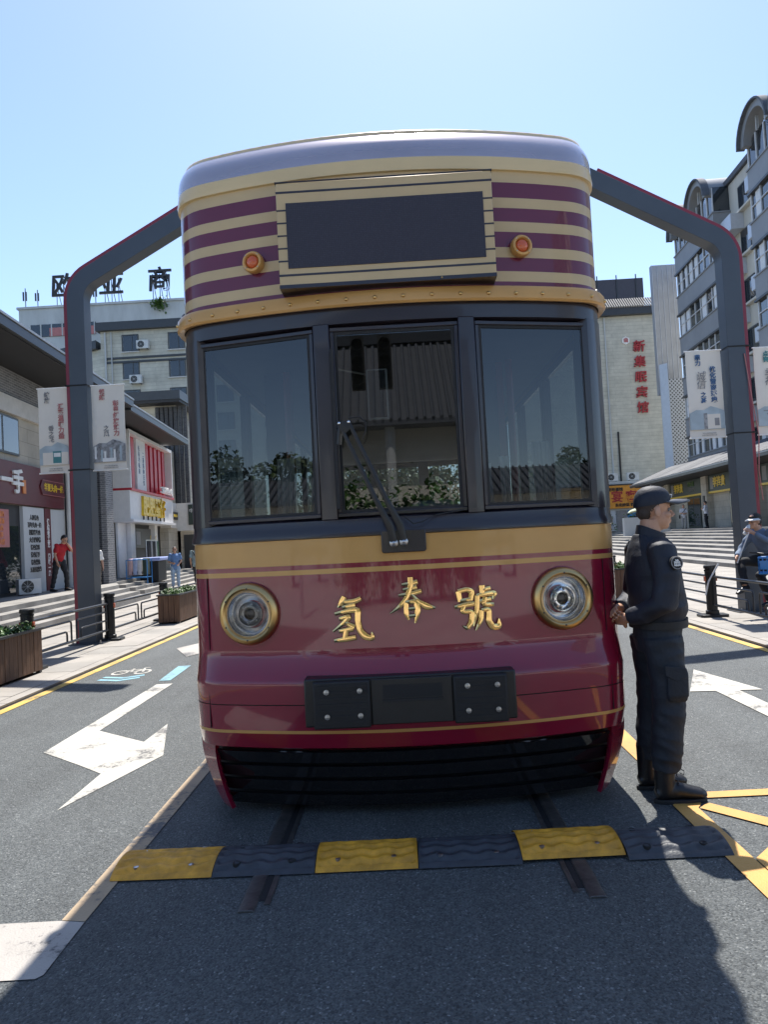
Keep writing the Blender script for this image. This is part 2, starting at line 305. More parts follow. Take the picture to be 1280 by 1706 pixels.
# ------------------------------------------------------------------ geometry helpers
def link(o, parent=None):
    COL.objects.link(o)
    if parent is not None: o.parent = parent
    return o
def tag(o, label=None, cat=None, group=None, kind=None):
    for k, v in (('label', label), ('category', cat), ('group', group), ('kind', kind)):
        if v: o[k] = v
    return o
def thing(name, label, cat, loc=(0, 0, 0), rz=0.0, group=None):
    o = bpy.data.objects.new(name, None); o.empty_display_size = 0.2
    o.location = loc; o.rotation_euler = (0, 0, R(rz)); COL.objects.link(o)
    return tag(o, label, cat, group)
def dup(o, parent=None, label=None, loc=None, rz=None):
    c = o.copy(); COL.objects.link(c); c.parent = parent
    if label: c['label'] = label
    if loc is not None: c.location = loc
    if rz is not None: c.rotation_euler = (0, 0, R(rz))
    for ch in [q for q in o.children]: dup(ch, c)
    return c
class MB:
    def __init__(s): s.v = []; s.f = []
    def add(s, vs, fs):
        n = len(s.v); s.v += [tuple(v) for v in vs]; s.f += [tuple(i + n for i in f) for f in fs]; return s
    def bx(s, x0, x1, y0, y1, z0, z1):
        return s.add([(x0, y0, z0), (x1, y0, z0), (x1, y1, z0), (x0, y1, z0), (x0, y0, z1), (x1, y0, z1), (x1, y1, z1), (x0, y1, z1)],
                     [(3, 2, 1, 0), (4, 5, 6, 7), (0, 1, 5, 4), (1, 2, 6, 5), (2, 3, 7, 6), (3, 0, 4, 7)])
    def prism(s, poly, a, b, axis='z'):
        """polygon extruded a..b along axis; poly in the other two coordinates"""
        n = len(poly)
        def pt(p, t):
            return {'z': (p[0], p[1], t), 'y': (p[0], t, p[1]), 'x': (t, p[0], p[1])}[axis]
        vs = [pt(p, a) for p in poly] + [pt(p, b) for p in poly]
        fs = [tuple(range(n - 1, -1, -1)), tuple(range(n, 2 * n))] + [(i, (i + 1) % n, n + (i + 1) % n, n + i) for i in range(n)]
        return s.add(vs, fs)
    def strip(s, A, B):
        """quad strip between two equally long point lists"""
        n = len(A)
        return s.add(list(A) + list(B), [(i, i + 1, n + i + 1, n + i) for i in range(n - 1)])
    def loft(s, rings, closed=True, cap=True):
        n = len(rings[0]); vs = [p for r in rings for p in r]; fs = []
        for k in range(len(rings) - 1):
            for i in range(n if closed else n - 1):
                j = (i + 1) % n; fs.append((k * n + i, k * n + j, (k + 1) * n + j, (k + 1) * n + i))
        if cap and closed:
            fs.append(tuple(range(n - 1, -1, -1))); m = (len(rings) - 1) * n; fs.append(tuple(range(m, m + n)))
        return s.add(vs, fs)
    def tube(s, pts, r, n=8, ref=(1, 0, 0), cap=True):
        """round or elliptical tube; r scalar, list of radii or list of (along ref, across) pairs"""
        P = [Vector(p) for p in pts]; rings = []
        for i, p in enumerate(P):
            t = (P[min(i + 1, len(P) - 1)] - P[max(i - 1, 0)]).normalized()
            rf = Vector(ref)
            if abs(t.dot(rf)) > 0.93: rf = Vector((0, 0, 1)) if abs(t.z) < 0.9 else Vector((0, 1, 0))
            side = t.cross(rf).normalized(); fw = side.cross(t).normalized()
            q = r[i] if isinstance(r, (list, tuple)) else r
            a, b = q if isinstance(q, (list, tuple)) else (q, q)
            rings.append([p + fw * (a * math.cos(2 * math.pi * k / n)) + side * (b * math.sin(2 * math.pi * k / n)) for k in range(n)])
        return s.loft(rings, True, cap)
    def lathe(s, prof, c=(0, 0, 0), axis=(0, -1, 0), n=28):
        """profile of (radius, height along axis)"""
        ax = Vector(axis).normalized(); u = ax.orthogonal().normalized(); w = ax.cross(u); c = Vector(c)
        rings = [[c + ax * h + (u * math.cos(2 * math.pi * k / n) + w * math.sin(2 * math.pi * k / n)) * max(r, 1e-5) for k in range(n)] for r, h in prof]
        return s.loft(rings, True, False)
    def ball(s, c, r, n=12, m=8, rot=None):
        rx, ry, rz = r if isinstance(r, (list, tuple)) else (r, r, r)
        rings = []
        for j in range(m + 1):
            a = -math.pi / 2 + math.pi * j / m; q = max(math.cos(a), 0.02)
            ring = [Vector((rx * q * math.cos(2 * math.pi * k / n), ry * q * math.sin(2 * math.pi * k / n), rz * math.sin(a))) for k in range(n)]
            rings.append([(rot @ p if rot else p) + Vector(c) for p in ring])
        return s.loft(rings, True, True)
    def mesh(s, name):
        me = bpy.data.meshes.new(name); me.from_pydata(s.v, [], s.f)
        bm = bmesh.new(); bm.from_mesh(me); bmesh.ops.recalc_face_normals(bm, faces=bm.faces[:]); bm.to_mesh(me); bm.free()
        return me
    def build(s, name, mat, parent=None, smooth=None, bevel=0, kind=None, label=None):
        me = s.mesh(name); me.materials.append(mat)
        if smooth is not None:
            me.shade_smooth()
            if smooth < 170: me.set_sharp_from_angle(angle=R(smooth))
        o = link(bpy.data.objects.new(name, me), parent)
        if bevel:
            b = o.modifiers.new('bevel', 'BEVEL'); b.width = bevel; b.segments = 2; b.limit_method = 'ANGLE'; b.angle_limit = R(40)
            if smooth is None: me.shade_smooth(); me.set_sharp_from_angle(angle=R(35))
        if kind: o['kind'] = kind
        if label: o['label'] = label
        return o
def BX(name, mat, parent, x0, x1, y0, y1, z0, z1, bevel=0, **k):
    return MB().bx(x0, x1, y0, y1, z0, z1).build(name, mat, parent, bevel=bevel, **k)
FACE = {'-y': (90, 0, 0), '+x': (90, 0, 90), '-x': (90, 0, -90), '+y': (90, 0, 180), '+z': (0, 0, 0)}
def text(name, body, size, loc, face, mat, parent=None, depth=0.01, bold=0.0, shear=0.0, line=1.0, sx=1.0, space=1.0, align='CENTER', label=None):
    cu = bpy.data.curves.new(name, 'FONT'); cu.body = body; cu.size = size; cu.extrude = depth; cu.offset = bold
    cu.align_x = align; cu.align_y = 'CENTER'; cu.shear = shear; cu.resolution_u = 2; cu.space_line = line; cu.space_character = space
    t = bpy.data.objects.new('tmp_text', cu); COL.objects.link(t)
    me = bpy.data.meshes.new_from_object(t.evaluated_get(bpy.context.evaluated_depsgraph_get()))
    COL.objects.unlink(t); bpy.data.objects.remove(t); bpy.data.curves.remove(cu)
    me.name = name; me.materials.clear(); me.materials.append(mat)
    if sx != 1.0: me.transform(Matrix.Diagonal((sx, 1, 1, 1)))
    o = link(bpy.data.objects.new(name, me), parent)
    o.location = loc; e = FACE[face]; o.rotation_euler = (R(e[0]), R(e[1]), R(e[2]))
    if label: o['label'] = label
    return o
def vtext(name, body, size, loc, face, mat, parent=None, **k):
    return text(name, '\n'.join(body), size, loc, face, mat, parent, **k)
def remesh(name, mb, voxel, mat, parent=None, it=2, fn=None):
    """one continuous skin over all the overlapping shapes of mb"""
    me = mb.mesh('tmp'); o = bpy.data.objects.new('tmp', me); COL.objects.link(o)
    m = o.modifiers.new('r', 'REMESH'); m.mode = 'VOXEL'; m.voxel_size = voxel; m.use_smooth_shade = True
    if it:
        q = o.modifiers.new('s', 'SMOOTH'); q.factor = 0.5; q.iterations = it
    res = bpy.data.meshes.new_from_object(o.evaluated_get(bpy.context.evaluated_depsgraph_get()))
    COL.objects.unlink(o); bpy.data.objects.remove(o); bpy.data.meshes.remove(me)
    res.name = name; res.materials.clear(); res.materials.append(mat)
    if fn:
        vs = res.vertices; ns = [v.normal.copy() for v in vs]
        for v, n in zip(vs, ns): v.co += n * fn(v.co)
    res.shade_smooth()
    return link(bpy.data.objects.new(name, res), parent)
def leaves(mb, n, fn, size):
    """n small leaf faces, centre from fn(), random tilt, bent along the midrib"""
    for _ in range(n):
        c = Vector(fn()); q = Matrix.Rotation(random.uniform(0, 6.283), 3, 'Z') @ Matrix.Rotation(random.uniform(-1.1, 1.1), 3, 'X') @ Matrix.Rotation(random.uniform(-.6, .6), 3, 'Y')
        s = size * random.uniform(0.6, 1.3); w = s * 0.36
        mb.add([c + q @ Vector(p) for p in ((0, -s / 2, 0), (w, 0, s * .12), (0, s / 2, 0), (-w, 0, s * .12))], [(0, 1, 2), (0, 2, 3)])

# ------------------------------------------------------------------ ground, pavements, markings
KZ = 0.03
def sheet(name, poly, z, mat, parent=None, **k):
    return MB().add([(x, y, z) for x, y in poly], [tuple(range(len(poly)))]).build(name, mat, parent, **k)
tag(MB().bx(-500, 500, -400, 700, -0.3, 0.0).build('road', M['asphalt']), 'dark grey asphalt street running under the tram', kind='structure')
MZ = [0.0035]
def marking(name, poly, mat, label):
    MZ[0] += 0.0004
    o = sheet(name, poly, MZ[0], M[mat]); tag(o, label, kind='structure'); return o
marking('lane_arrow_marking', [(-2.80, 8.88), (-2.99, 8.87), (-2.98, 6.05), (-2.52, 5.65), (-2.25, 5.40), (-2.23, 4.67), (-1.93, 5.81), (-2.22, 6.84), (-2.23, 6.24), (-2.79, 6.70)], 'white_line', 'white turn arrow painted on the lane beside the planter')
marking('lane_dash_marking', [(-3.04, 9.10), (-3.12, 10.17), (-2.95, 10.18), (-2.9, 9.11)], 'blue_line', 'pale blue dash painted ahead of the white arrow')
marking('corner_patch_marking', [(-2.6, 3.25), (-1.56, 3.27), (-1.45, 3.25), (-1.44, 2.86), (-1.46, 2.835), (-2.6, 2.80)], 'faded_white', 'worn off white stop bar beside the tram lane')
marking('tram_lane_line', [(-1.56, 3.275), (-1.56, 24), (-1.44, 24), (-1.45, 3.255)], 'faded_orange', 'faded orange line along the tram lane next to the worn stop bar')
marking('kerb_line', [(-4.28, -3), (-4.28, 70), (-4.17, 70), (-4.17, -3)], 'yellow_line', 'yellow line along the kerb on the planter side')
marking('kerb_line', [(4.26, -3), (4.26, 70), (4.37, 70), (4.37, -3)], 'yellow_line', 'yellow line along the kerb on the cyclist side')
marking('lane_arrow_marking', [(3.06, 8.19), (3.27, 7.08), (3.06, 7.10), (3.06, 4.3), (2.85, 4.3), (2.85, 7.12), (2.62, 7.14)], 'white_line', 'white straight arrow painted beyond the officer')
marking('far_arrow_marking', [(-3.70, 12.0), (-3.42, 12.6), (-3.08, 11.4), (-3.25, 11.0)], 'faded_white', 'pale arrow tail painted near the kerb fence')
marking('tram_lane_line', [(1.45, -3), (1.56, -3), (1.56, 4.24), (1.60, 4.30), (1.66, 6.4), (1.66, 26), (1.53, 26), (1.50, 4.35), (1.44, 4.30)], 'orange_line', 'bright orange line along the tram lane under the officer')
marking('box_hatching', [(1.67, 4.48), (3.6, 4.52), (3.6, 4.40), (1.66, 4.385)], 'orange_line', 'orange hatch stripe crossing the lane by the boots')
marking('box_hatching', [(1.566, 4.235), (1.64, 4.31), (2.9, 2.82), (2.8, 2.75)], 'orange_line', 'orange diagonal hatch stripe leaving the boots')
marking('box_hatching', [(1.566, 3.44), (1.566, 3.58), (2.9, 4.95), (2.98, 4.86)], 'orange_line', 'orange diagonal hatch stripe below the speed bump end')
bk = MB()   # bicycle symbol
def ring2(c, r, w, sy, n=22):
    a = [(c[0] + (r + w / 2) * math.cos(t * 2 * math.pi / n), c[1] + sy * (r + w / 2) * math.sin(t * 2 * math.pi / n), 0.004) for t in range(n + 1)]
    b = [(c[0] + (r - w / 2) * math.cos(t * 2 * math.pi / n), c[1] + sy * (r - w / 2) * math.sin(t * 2 * math.pi / n), 0.004) for t in range(n + 1)]
    bk.strip(a, b)
def bar2(a, b, w=0.03, z=0.0043):
    d = (Vector(b) - Vector(a)).normalized(); q = Vector((-d.y, d.x)) * w / 2
    bk.add([(a[0] + q.x, a[1] + q.y, z), (b[0] + q.x, b[1] + q.y, z), (b[0] - q.x, b[1] - q.y, z), (a[0] - q.x, a[1] - q.y, z)], [(0, 1, 2, 3)])
for cx in (-3.80, -3.50): ring2((cx, 9.86), 0.09, 0.035, 1.6)
for a, b in (((-3.8, 9.86), (-3.70, 10.06)), ((-3.70, 10.06), (-3.56, 10.06)), ((-3.66, 9.86), (-3.56, 10.06)), ((-3.5, 9.86), (-3.57, 10.16)), ((-3.57, 10.16), (-3.51, 10.2)), ((-3.66, 9.86), (-3.71, 10.14))): bar2(a, b)
tag(bk.build('bicycle_marking', M['white_line']), 'white bicycle symbol painted near the kerb', kind='structure')
for k, w in enumerate(('upper', 'lower')):
    q = MB(); y0 = 9.46 - k * 0.17
    q.add([(-3.90, y0 + .05, .004), (-3.60, y0 - .07, .004), (-3.37, y0 + .09, .004), (-3.40, y0 + .18, .004), (-3.60, y0 + .03, .004), (-3.88, y0 + .13, .004)], [(0, 1, 4, 5), (1, 2, 3, 4)])
    tag(q.build('bicycle_chevron_marking', M['blue_line']), 'pale blue chevron under the bicycle symbol, %s of two' % ('nearer the symbol' if k == 0 else 'farther from the symbol'), kind='structure')

def pavement(name, label, x0, x1, sgn):
    o = tag(MB().prism([(x0, -6), (x1, -6), (x1, 110), (x0, 110)], 0.0005, KZ - 0.012).build(name, M['joint']), label, kind='structure')
    kx = x1 if sgn < 0 else x0
    kerb = MB().bx(-0.075, 0.075, 0.006, 0.994, 0.001, KZ + 0.003).mesh('kerb_stone'); kerb.materials.append(M['slab'])
    for y in range(-4, 46):
        c = link(bpy.data.objects.new('kerb_stone', kerb), o); c.location = (kx + sgn * -0.079 * -1, y, 0)
        c.location.x = kx - 0.08 if sgn < 0 else kx + 0.08
    ms = []
    for mt in ('slab', 'slab2'):
        me = MB().bx(0.004, 0.596, 0.004, 0.796, 0.0, 0.012).mesh('paving_slab'); me.materials.append(M[mt]); ms.append(me)
    cols = 8
    n = 0
    for i in range(cols):
        for j in range(36):
            y = 5.2 + j * 0.8 + (0.4 if i % 2 else 0)
            x = (kx - 0.165 - 0.6 * (i + 1)) if sgn < 0 else (kx + 0.165 + 0.6 * i)
            c = link(bpy.data.objects.new('paving_slab', random.choice(ms)), o); c.location = (x, y, KZ - 0.012 + random.uniform(0, 0.0035)); n += 1
    big = MB()
    for i in range(cols, 16):
        for j in range(80):
            y = 5.2 + j * 1.2; x = (kx - 0.165 - 0.6 * (i + 1)) if sgn < 0 else (kx + 0.165 + 0.6 * i)
            if (sgn < 0 and x > x0 + .05) or (sgn > 0 and x < x1 - .65): big.bx(x + .004, x + .596, y, y + 1.19, KZ - .0119, KZ + random.uniform(0, .003))
    for i in range(cols):
        for j in range(60):
            y = 34.5 + j * 1.2; x = (kx - 0.165 - 0.6 * (i + 1)) if sgn < 0 else (kx + 0.165 + 0.6 * i)
            big.bx(x + .004, x + .596, y, y + 1.19, KZ - .0119, KZ + random.uniform(0, .003))
    big.build('paving_field', M['slab'], o, kind='stuff')
    return o
pavement('pavement_left', 'pale granite pavement on the planter side', -14.5, -4.31, -1)
pavement('pavement_right', 'pale granite pavement on the cyclist side', 4.40, 13.0, 1)

# rails
for sx, lab in ((-1, 'worn steel rail under the black rubber segment with the nearest bolt hole'), (1, 'worn steel rail under the scuffed yellow segment')):
    o = thing('tram_rail', 'worn steel tram rail on the %s side of the tram' % ('planter' if sx < 0 else 'officer'), 'rail', (sx * 0.76, 3.28, 0), group='tram rails')
    MB().prism([(-0.036, -0.05), (0.036, -0.05), (0.036, 0.006), (0.026, 0.010), (-0.026, 0.010), (-0.036, 0.006)], 0, 20, 'y').build('rail_head', M['rail'], o, bevel=0.003)
    MB().bx(-sx * 0.052 - 0.014, -sx * 0.052 + 0.014, 0.1, 20, -0.02, 0.003).build('groove', M['black'], o)
    MB().bx(-sx * 0.082 - 0.012, -sx * 0.082 + 0.012, 0.06, 20, -0.02, 0.007).build('guard_lip', M['rail'], o)

# ------------------------------------------------------------------ speed bump
def bump_mesh(w):
    mb = MB(); nx, ny = 44, 66
    D_ = 0.345; rings = []
    for i in range(nx + 1):
        x = -w / 2 + w * i / nx; row = []
        for j in range(ny + 1):
            t = j / ny; y = D_ * t
            z = 0.052 * math.sin(math.pi * t) ** 0.62
            ph = (t * 5.2 + 0.16 * math.sin(2 * math.pi * x / 0.125)) % 1.0
            if 0.08 < t < 0.92 and abs(x) < w / 2 - 0.012: z += 0.0065 * math.cos(2 * math.pi * ph) - 0.004
            row.append((x, y, max(z, 0.004)))
        rings.append(row)
    mb.loft(rings, False)
    n = ny + 1
    return mb
bump_labels = [('bump_yellow', 'pale sunlit yellow rubber segment at the faded orange line end of the speed bump'),
               ('bump_black', 'black rubber segment between the sunlit yellow end and the shaded yellow segment'),
               ('bump_yellow', 'yellow rubber segment in the tram shadow between two black segments'),
               ('bump_black', 'black rubber segment in full shade between two yellow segments'),
               ('bump_yellow', 'scuffed yellow rubber segment lifted by the rail beneath it'),
               ('bump_black', 'dusty black rubber segment with sun stripe near the officer')]
for i, (mt, lab) in enumerate(bump_labels):
    w = 0.493
    o = thing('speed_bump_segment', lab, 'speed bump', (-1.245 + i * 0.497, 3.625 + random.uniform(-.006, .006) + (0.03 if i == 4 else 0), 0.012 if i == 4 else 0.004), random.uniform(-.5, .5) + (1.2 if i == 4 else 0), 'rubber speed bump segments')
    bump_mesh(w).build('ridged_body', M[mt], o, smooth=50)
    for x, y in ((-0.14, 0.07), (0.13, 0.075), (-0.15, 0.27), (0.14, 0.275)):
        MB().lathe([(0.001, 0.047), (0.010, 0.047), (0.014, 0.045), (0.014, 0.03)] if i not in (1, 5) else [(0.001, 0.042), (0.017, 0.049), (0.02, 0.046), (0.02, 0.03)], (x, y, -0.006 if y < .1 else -.008), (0, 0, 1), 12).build('bolt', M['steel'] if i not in (1, 5) else M['black'], o, smooth=40)

# ------------------------------------------------------------------ the tram (local origin on the rails under its nose)
tram = thing('tram', 'maroon and gold striped vintage style tram with a black display above the windscreen', 'tram', (0, 4.2, 0))
TL = 9.0; HW = 1.29
def front_half(n1=12, n2=9):
    pts = [(1.07 * i / n1, 0.17 * (i / n1) ** 2) for i in range(n1 + 1)]
    p0, p1, p2, p3 = (1.07, .17), (1.20, .211), (1.29, .30), (1.29, .47)
    for i in range(1, n2 + 1):
        t = i / n2; u = 1 - t
        pts.append(tuple(u ** 3 * p0[k] + 3 * u * u * t * p1[k] + 3 * u * t * t * p2[k] + t ** 3 * p3[k] for k in (0, 1)))
    return pts
FH = front_half()
def outline(z, hw=HW, y0=0.0, y1=None):
    """closed plan ring of the body at height z"""
    y1 = TL if y1 is None else y1
    s = hw / HW
    fr = [(x * s, y0 + y * s) for x, y in FH]
    L = [(-x, y, z) for x, y in reversed(fr)] + [(x, y, z) for x, y in fr[1:]]
    rr = [(x * s, y1 - y * s) for x, y in FH]
    return L + [(x, y, z) for x, y in reversed(rr)] + [(-x, y, z) for x, y in rr[1:]]
def fy(x):
    """how far the flat curve of the nose lies behind its centre at x"""
    ax = abs(x)
    for (a, b), (c, d) in zip(FH, FH[1:]):
        if a <= ax <= c and c > a: return b + (d - b) * (ax - a) / (c - a)
    return FH[-1][1]
def band(name, mat, prof, parent=tram, smooth=40, cap=False, **k):
    """prof rows: z, inset of the sides, y of the nose"""
    return MB().loft([outline(z, HW - d, y0, TL - max(y0, 0)) for z, d, y0 in prof], True, cap).build(name, M[mat], parent, smooth=smooth, **k)
# lower body with the sloped ledge
band('valance', 'maroon', [(0.40, .06, .06), (0.43, .01, -.01), (0.515, .0, -.035)])
band('lower_pinstripe', 'gold', [(0.515, .0, -.035), (0.533, .0, -.038)])
lower = band('lower_body', 'maroon', [(0.533, .0, -.038), (0.674, .0, -.046)])
band('panel_gap', 'black', [(0.674, .0, -.046), (0.6745, .008, -.038), (0.679, .008, -.038), (0.6795, .0, -.046)], lower)
band('bumper_panel', 'maroon', [(0.6795, .0, -.046), (0.785, .0, -.052), (0.802, .0, -.050), (0.818, .001, -.044), (0.835, .002, -.036), (0.925, .004, -.003), (0.95, .005, .002), (0.975, .005, .004)])
band('front_panel', 'maroon', [(0.975, .005, .004), (1.20, .005, .006), (1.40, .005, .008)])
band('pinstripe', 'gold', [(1.40, .005, .008), (1.428, .005, .008)])
band('waist_panel', 'maroon', [(1.428, .005, .008), (1.455, .005, .008)])
band('waist_band', 'gold', [(1.455, .005, .008), (1.60, .005, .008)])
sill = band('window_sill_rail', 'frame', [(1.60, .005, .008), (1.605, -.004, -.004), (1.63, -.004, -.004), (1.655, .004, .006), (1.70, .006, .010), (1.715, .05, .055)])
head = band('window_head_rail', 'frame', [(2.805, .05, .055), (2.815, .008, .012), (2.91, .006, .010)])
# cornice with rivets
cornice = band('cornice', 'gold', [(2.905, .0, .004), (2.900, -.026, -.024), (2.912, -.036, -.034), (2.965, -.034, -.032), (2.985, -.022, -.020), (2.992, .008, .010)])
rv = MB().lathe([(0.0115, 0), (0.010, 0.005), (0.006, 0.009), (0.0005, 0.0102)], (0, 0, 0), (0, -1, 0), 10).mesh('rivet'); rv.materials.append(M['brass']); rv.shade_smooth()
cum = [0.0]; pts = [(x, y) for x, y in FH] + [(1.29, .47 + .16 * i) for i in range(1, 52)]
for a, b in zip(pts, pts[1:]): cum.append(cum[-1] + math.dist(a, b))
def at_len(s):
    for i in range(len(pts) - 1):
        if cum[i] <= s <= cum[i + 1]:
            t = (s - cum[i]) / (cum[i + 1] - cum[i]); a, b = pts[i], pts[i + 1]
            return (a[0] + (b[0] - a[0]) * t, a[1] + (b[1] - a[1]) * t), math.atan2(b[1] - a[1], b[0] - a[0])
for k in range(0, 34):
    (x, y), an = at_len(0.078 + k * 0.158)
    for s in (-1, 1):
        o = link(bpy.data.objects.new('rivet', rv), cornice); sc_ = (HW + .036) / HW
        o.location = (s * x * sc_, y * sc_ - 0.0335, 2.938); o.rotation_euler = (0, 0, s * an)
# striped upper band: alternating paint, butted edge to edge
zz = [(2.992, 3.0, 'purple'), (3.0, 3.02, 'purple'), (3.02, 3.08, 'tan'), (3.08, 3.16, 'purple'), (3.16, 3.22, 'tan'), (3.22, 3.31, 'purple'), (3.31, 3.37, 'tan'),
      (3.37, 3.45, 'purple'), (3.45, 3.51, 'tan'), (3.51, 3.60, 'purple'), (3.60, 3.665, 'tan')]
for a, b, mt in zz:
    band('stripe', mt, [(a, .008, .010), (b, .008, .010)])
lip = band('roof_gutter', 'cream', [(3.665, .008, .010), (3.668, -.006, -.006), (3.690, -.008, -.008), (3.745, -.002, .000)])
def roofpt(t): return (3.745 + 0.415 * math.sin(t) ** 0.6, 0.53 * (1 - math.cos(t)) - .002, 0.85 * (1 - math.sqrt(max(0, 1 - math.sin(t) ** 1.2))))
ts = [math.pi / 2 * (i / 22) ** 1.5 for i in range(23)]
ka = 7
band('roof_front_curve', 'roofpaint', [roofpt(t) for t in ts[:ka + 1]], smooth=180)
zc, dc, yc = roofpt(ts[ka])
band('roof_bead', 'cream', [(zc, dc, yc), (zc + .018, dc + .002, yc + .004), (zc + .020, dc + .024, yc + .030), (zc + .012, dc + .028, yc + .036)], smooth=180)
rt = [(z, d, y) for z, d, y in (roofpt(t) for t in ts[ka:])]
rt = [(zc + .012, dc + .028, yc + .036)] + rt[2:] + [(4.185, .66, 1.05), (4.21, .86, 1.35), (4.225, 1.06, 1.7), (4.23, 1.2, 2.0)]
band('roof', 'roofpaint', rt, smooth=180, cap=True)
# window zone: corner posts, mullions, panes, gaskets
WZ0, WZ1 = 1.70, 2.82
def arcstrip(x0, x1, z0, z1, d0, d1, n=6):
    """solid upright piece following the nose between x0 and x1"""
    mb = MB(); rings = []
    for i in range(n + 1):
        x = x0 + (x1 - x0) * i / n; y = fy(x)
        rings.append([(x, y + d0, z0), (x, y + d0, z1), (x, y + d1, z1), (x, y + d1, z0)])
    return mb.loft(rings)
for a, b in ((-.447, -.353), (.383, .477)):
    arcstrip(a, b, WZ0 + .0, WZ1, .004, .09).build('mullion', M['frame'], tram, bevel=.006)
for s in (-1, 1):
    mb = MB(); rings = []
    P = [(x, y) for x, y in FH if x >= 1.069] + [(1.29, .60), (1.29, .78)]
    P = [(1.165, fy(1.165))] + [p for p in P if p[0] > 1.17]
    for x, y in P:
        rings.append([(s * (x - .004), y + .003, WZ0), (s * (x - .004), y + .003, WZ1), (s * (x - .075), y + .05, WZ1), (s * (x - .075), y + .05, WZ0)])
    mb.loft(rings).build('corner_post', M['frame'], tram, smooth=40)
def windowpane(x0, x1, z0, z1, name='front_window'):
    """flat glazed unit across a chord of the nose: gasket frame, pane, dark border strip on the pane"""
    a = Vector((x0, fy(x0) + .035, 0)); b = Vector((x1, fy(x1) + .035, 0)); d = (b - a).normalized(); nrm = Vector((d.y, -d.x, 0))
    def P(u, z, off): 
        q = a + d * u; return (q.x + nrm.x * off, q.y + nrm.y * off, z)
    L = (b - a).length
    def frame(u0, u1, za, zb, w, o0, o1):
        mb = MB()
        for (ua, ub, z_a, z_b) in ((u0, u1, za, za + w), (u0, u1, zb - w, zb), (u0, u0 + w, za + w, zb - w), (u1 - w, u1, za + w, zb - w)):
            v = [P(u, z, o) for o in (o0, o1) for (u, z) in ((ua, z_a), (ub, z_a), (ub, z_b), (ua, z_b))]
            mb.add(v, [(0, 1, 2, 3), (7, 6, 5, 4), (0, 4, 5, 1), (1, 5, 6, 2), (2, 6, 7, 3), (3, 7, 4, 0)])
        return mb
    f = frame(0, L, z0, z1, .024, -.03, .014).build('window_frame', M['frame'], tram, bevel=.004)
    frame(.024, L - .024, z0 + .024, z1 - .024, .016, -.02, .004).build('gasket', M['rubber'], f)
    MB().add([P(.037, z0 + .037, -.004), P(L - .037, z0 + .037, -.004), P(L - .037, z1 - .037, -.004), P(.037, z1 - .037, -.004)], [(0, 1, 2, 3)]).build(name, M['clear'], f)
    return f
for s in (-1, 1):
    for a, b in ((.98, 1.40), (.54, .672), (.681, .78)):
        arcstrip(s * 1.163, s * 1.1665, a, b, .0015 if a > .9 else -.049, .03, 2).build('panel_seam', M['black'], tram)
windowpane(-1.165, -.447, 1.715, 2.80)
windowpane(-.353, .383, 1.715, 2.80)
windowpane(.477, 1.165, 1.715, 2.80)
# sides: posts and panes
for s in (-1, 1):
    ys = [.78 + i * 1.24 for i in range(7)]
    for i, y in enumerate(ys[1:]):
        BX('side_post', M['frame'], tram, *sorted((s * 1.285, s * 1.22)), y - .06, y + .06, WZ0, WZ1)
    for y, y2 in zip(ys, ys[1:]):
        MB().add([(s * 1.25, y + .06, WZ0), (s * 1.25, y2 - .06, WZ0), (s * 1.25, y2 - .06, WZ1), (s * 1.25, y + .06, WZ1)], [(0, 1, 2, 3)]).build('side_window', M['clear'], tram)
# rear end: solid frame and window
BX('rear_frame', M['frame'], tram, -1.28, 1.28, 8.3, 8.36, 1.70, 1.85)
for x in (-1.2, -.42, .42, 1.2): BX('rear_post', M['frame'], tram, x - .08, x + .08, 8.3, 8.36, 1.85, 2.82)
MB().add([(-1.2, 8.33, 1.85), (1.2, 8.33, 1.85), (1.2, 8.33, 2.82), (-1.2, 8.33, 2.82)], [(0, 1, 2, 3)]).build('rear_window', M['clear'], tram)
# interior
BX('floor', M['interior'], tram, -1.2, 1.2, .35, 8.6, .50, .54)
BX('ceiling', M['interior'], tram, -1.2, 1.2, .40, 8.5, 2.86, 2.89)
for s in (-1, 1): BX('inner_wall', M['interior'], tram, *sorted((s * 1.18, s * 1.21)), .6, 8.5, .54, 1.66)
MB().prism([(-1.05, .34), (1.05, .34), (1.0, .62), (.5, .78), (-.9, .70)], 1.50, 1.64).build('dashboard', M['blackplastic'], tram, bevel=.02)
MB().prism([(.08, .32), (.36, .34), (.36, .52), (.06, .50)], 1.645, 1.80).build('console_cover', M['dash'], tram, bevel=.04)
BX('driver_seat', M['blackplastic'], tram, -.35, .15, 1.05, 1.2, .9, 1.85, bevel=.05)
for x in (-.80, .86):
    mb = MB().tube([(x, 1.35, .54), (x, 1.35, 2.86)], .026, 10); mb.build('grab_pole', M['redpole'], tram, smooth=60)
for x, w in ((-.83, .15), (.77, .15)):
    p = BX('partition_post', M['frame'], tram, x - w, x + .0, 1.42, 1.50, .54, 2.86)
    BX('red_edge', M['redpole'], p, x + .002, x + .05, 1.41, 1.51, .54, 2.86)
for x0, x1, z1 in ((-.78, -.66, 2.12), (-.56, -.49, 2.04), (.53, .60, 2.02), (.65, .71, 2.06), (.86, .98, 2.14)):
    mb = MB(); n = 18; A = []; B = []
    for i in range(n + 1):
        x = x0 + (x1 - x0) * i / n; A.append((x, .52 + .022 * math.sin(i * 1.7), 1.65)); B.append((x * .98 + .01 * math.sin(i), .52 + .016 * math.sin(i * 1.7 + .3), z1))
    mb.strip(A, B).build('curtain', M['curtain'], tram, smooth=170)
mir = BX('rear_view_mirror', M['alu'], tram, -.165, -.035, .30, .33, 2.30, 2.61, bevel=.01)
BX('mirror_face', M['blackplastic'], mir, -.152, -.048, .290, .2995, 2.313, 2.597)
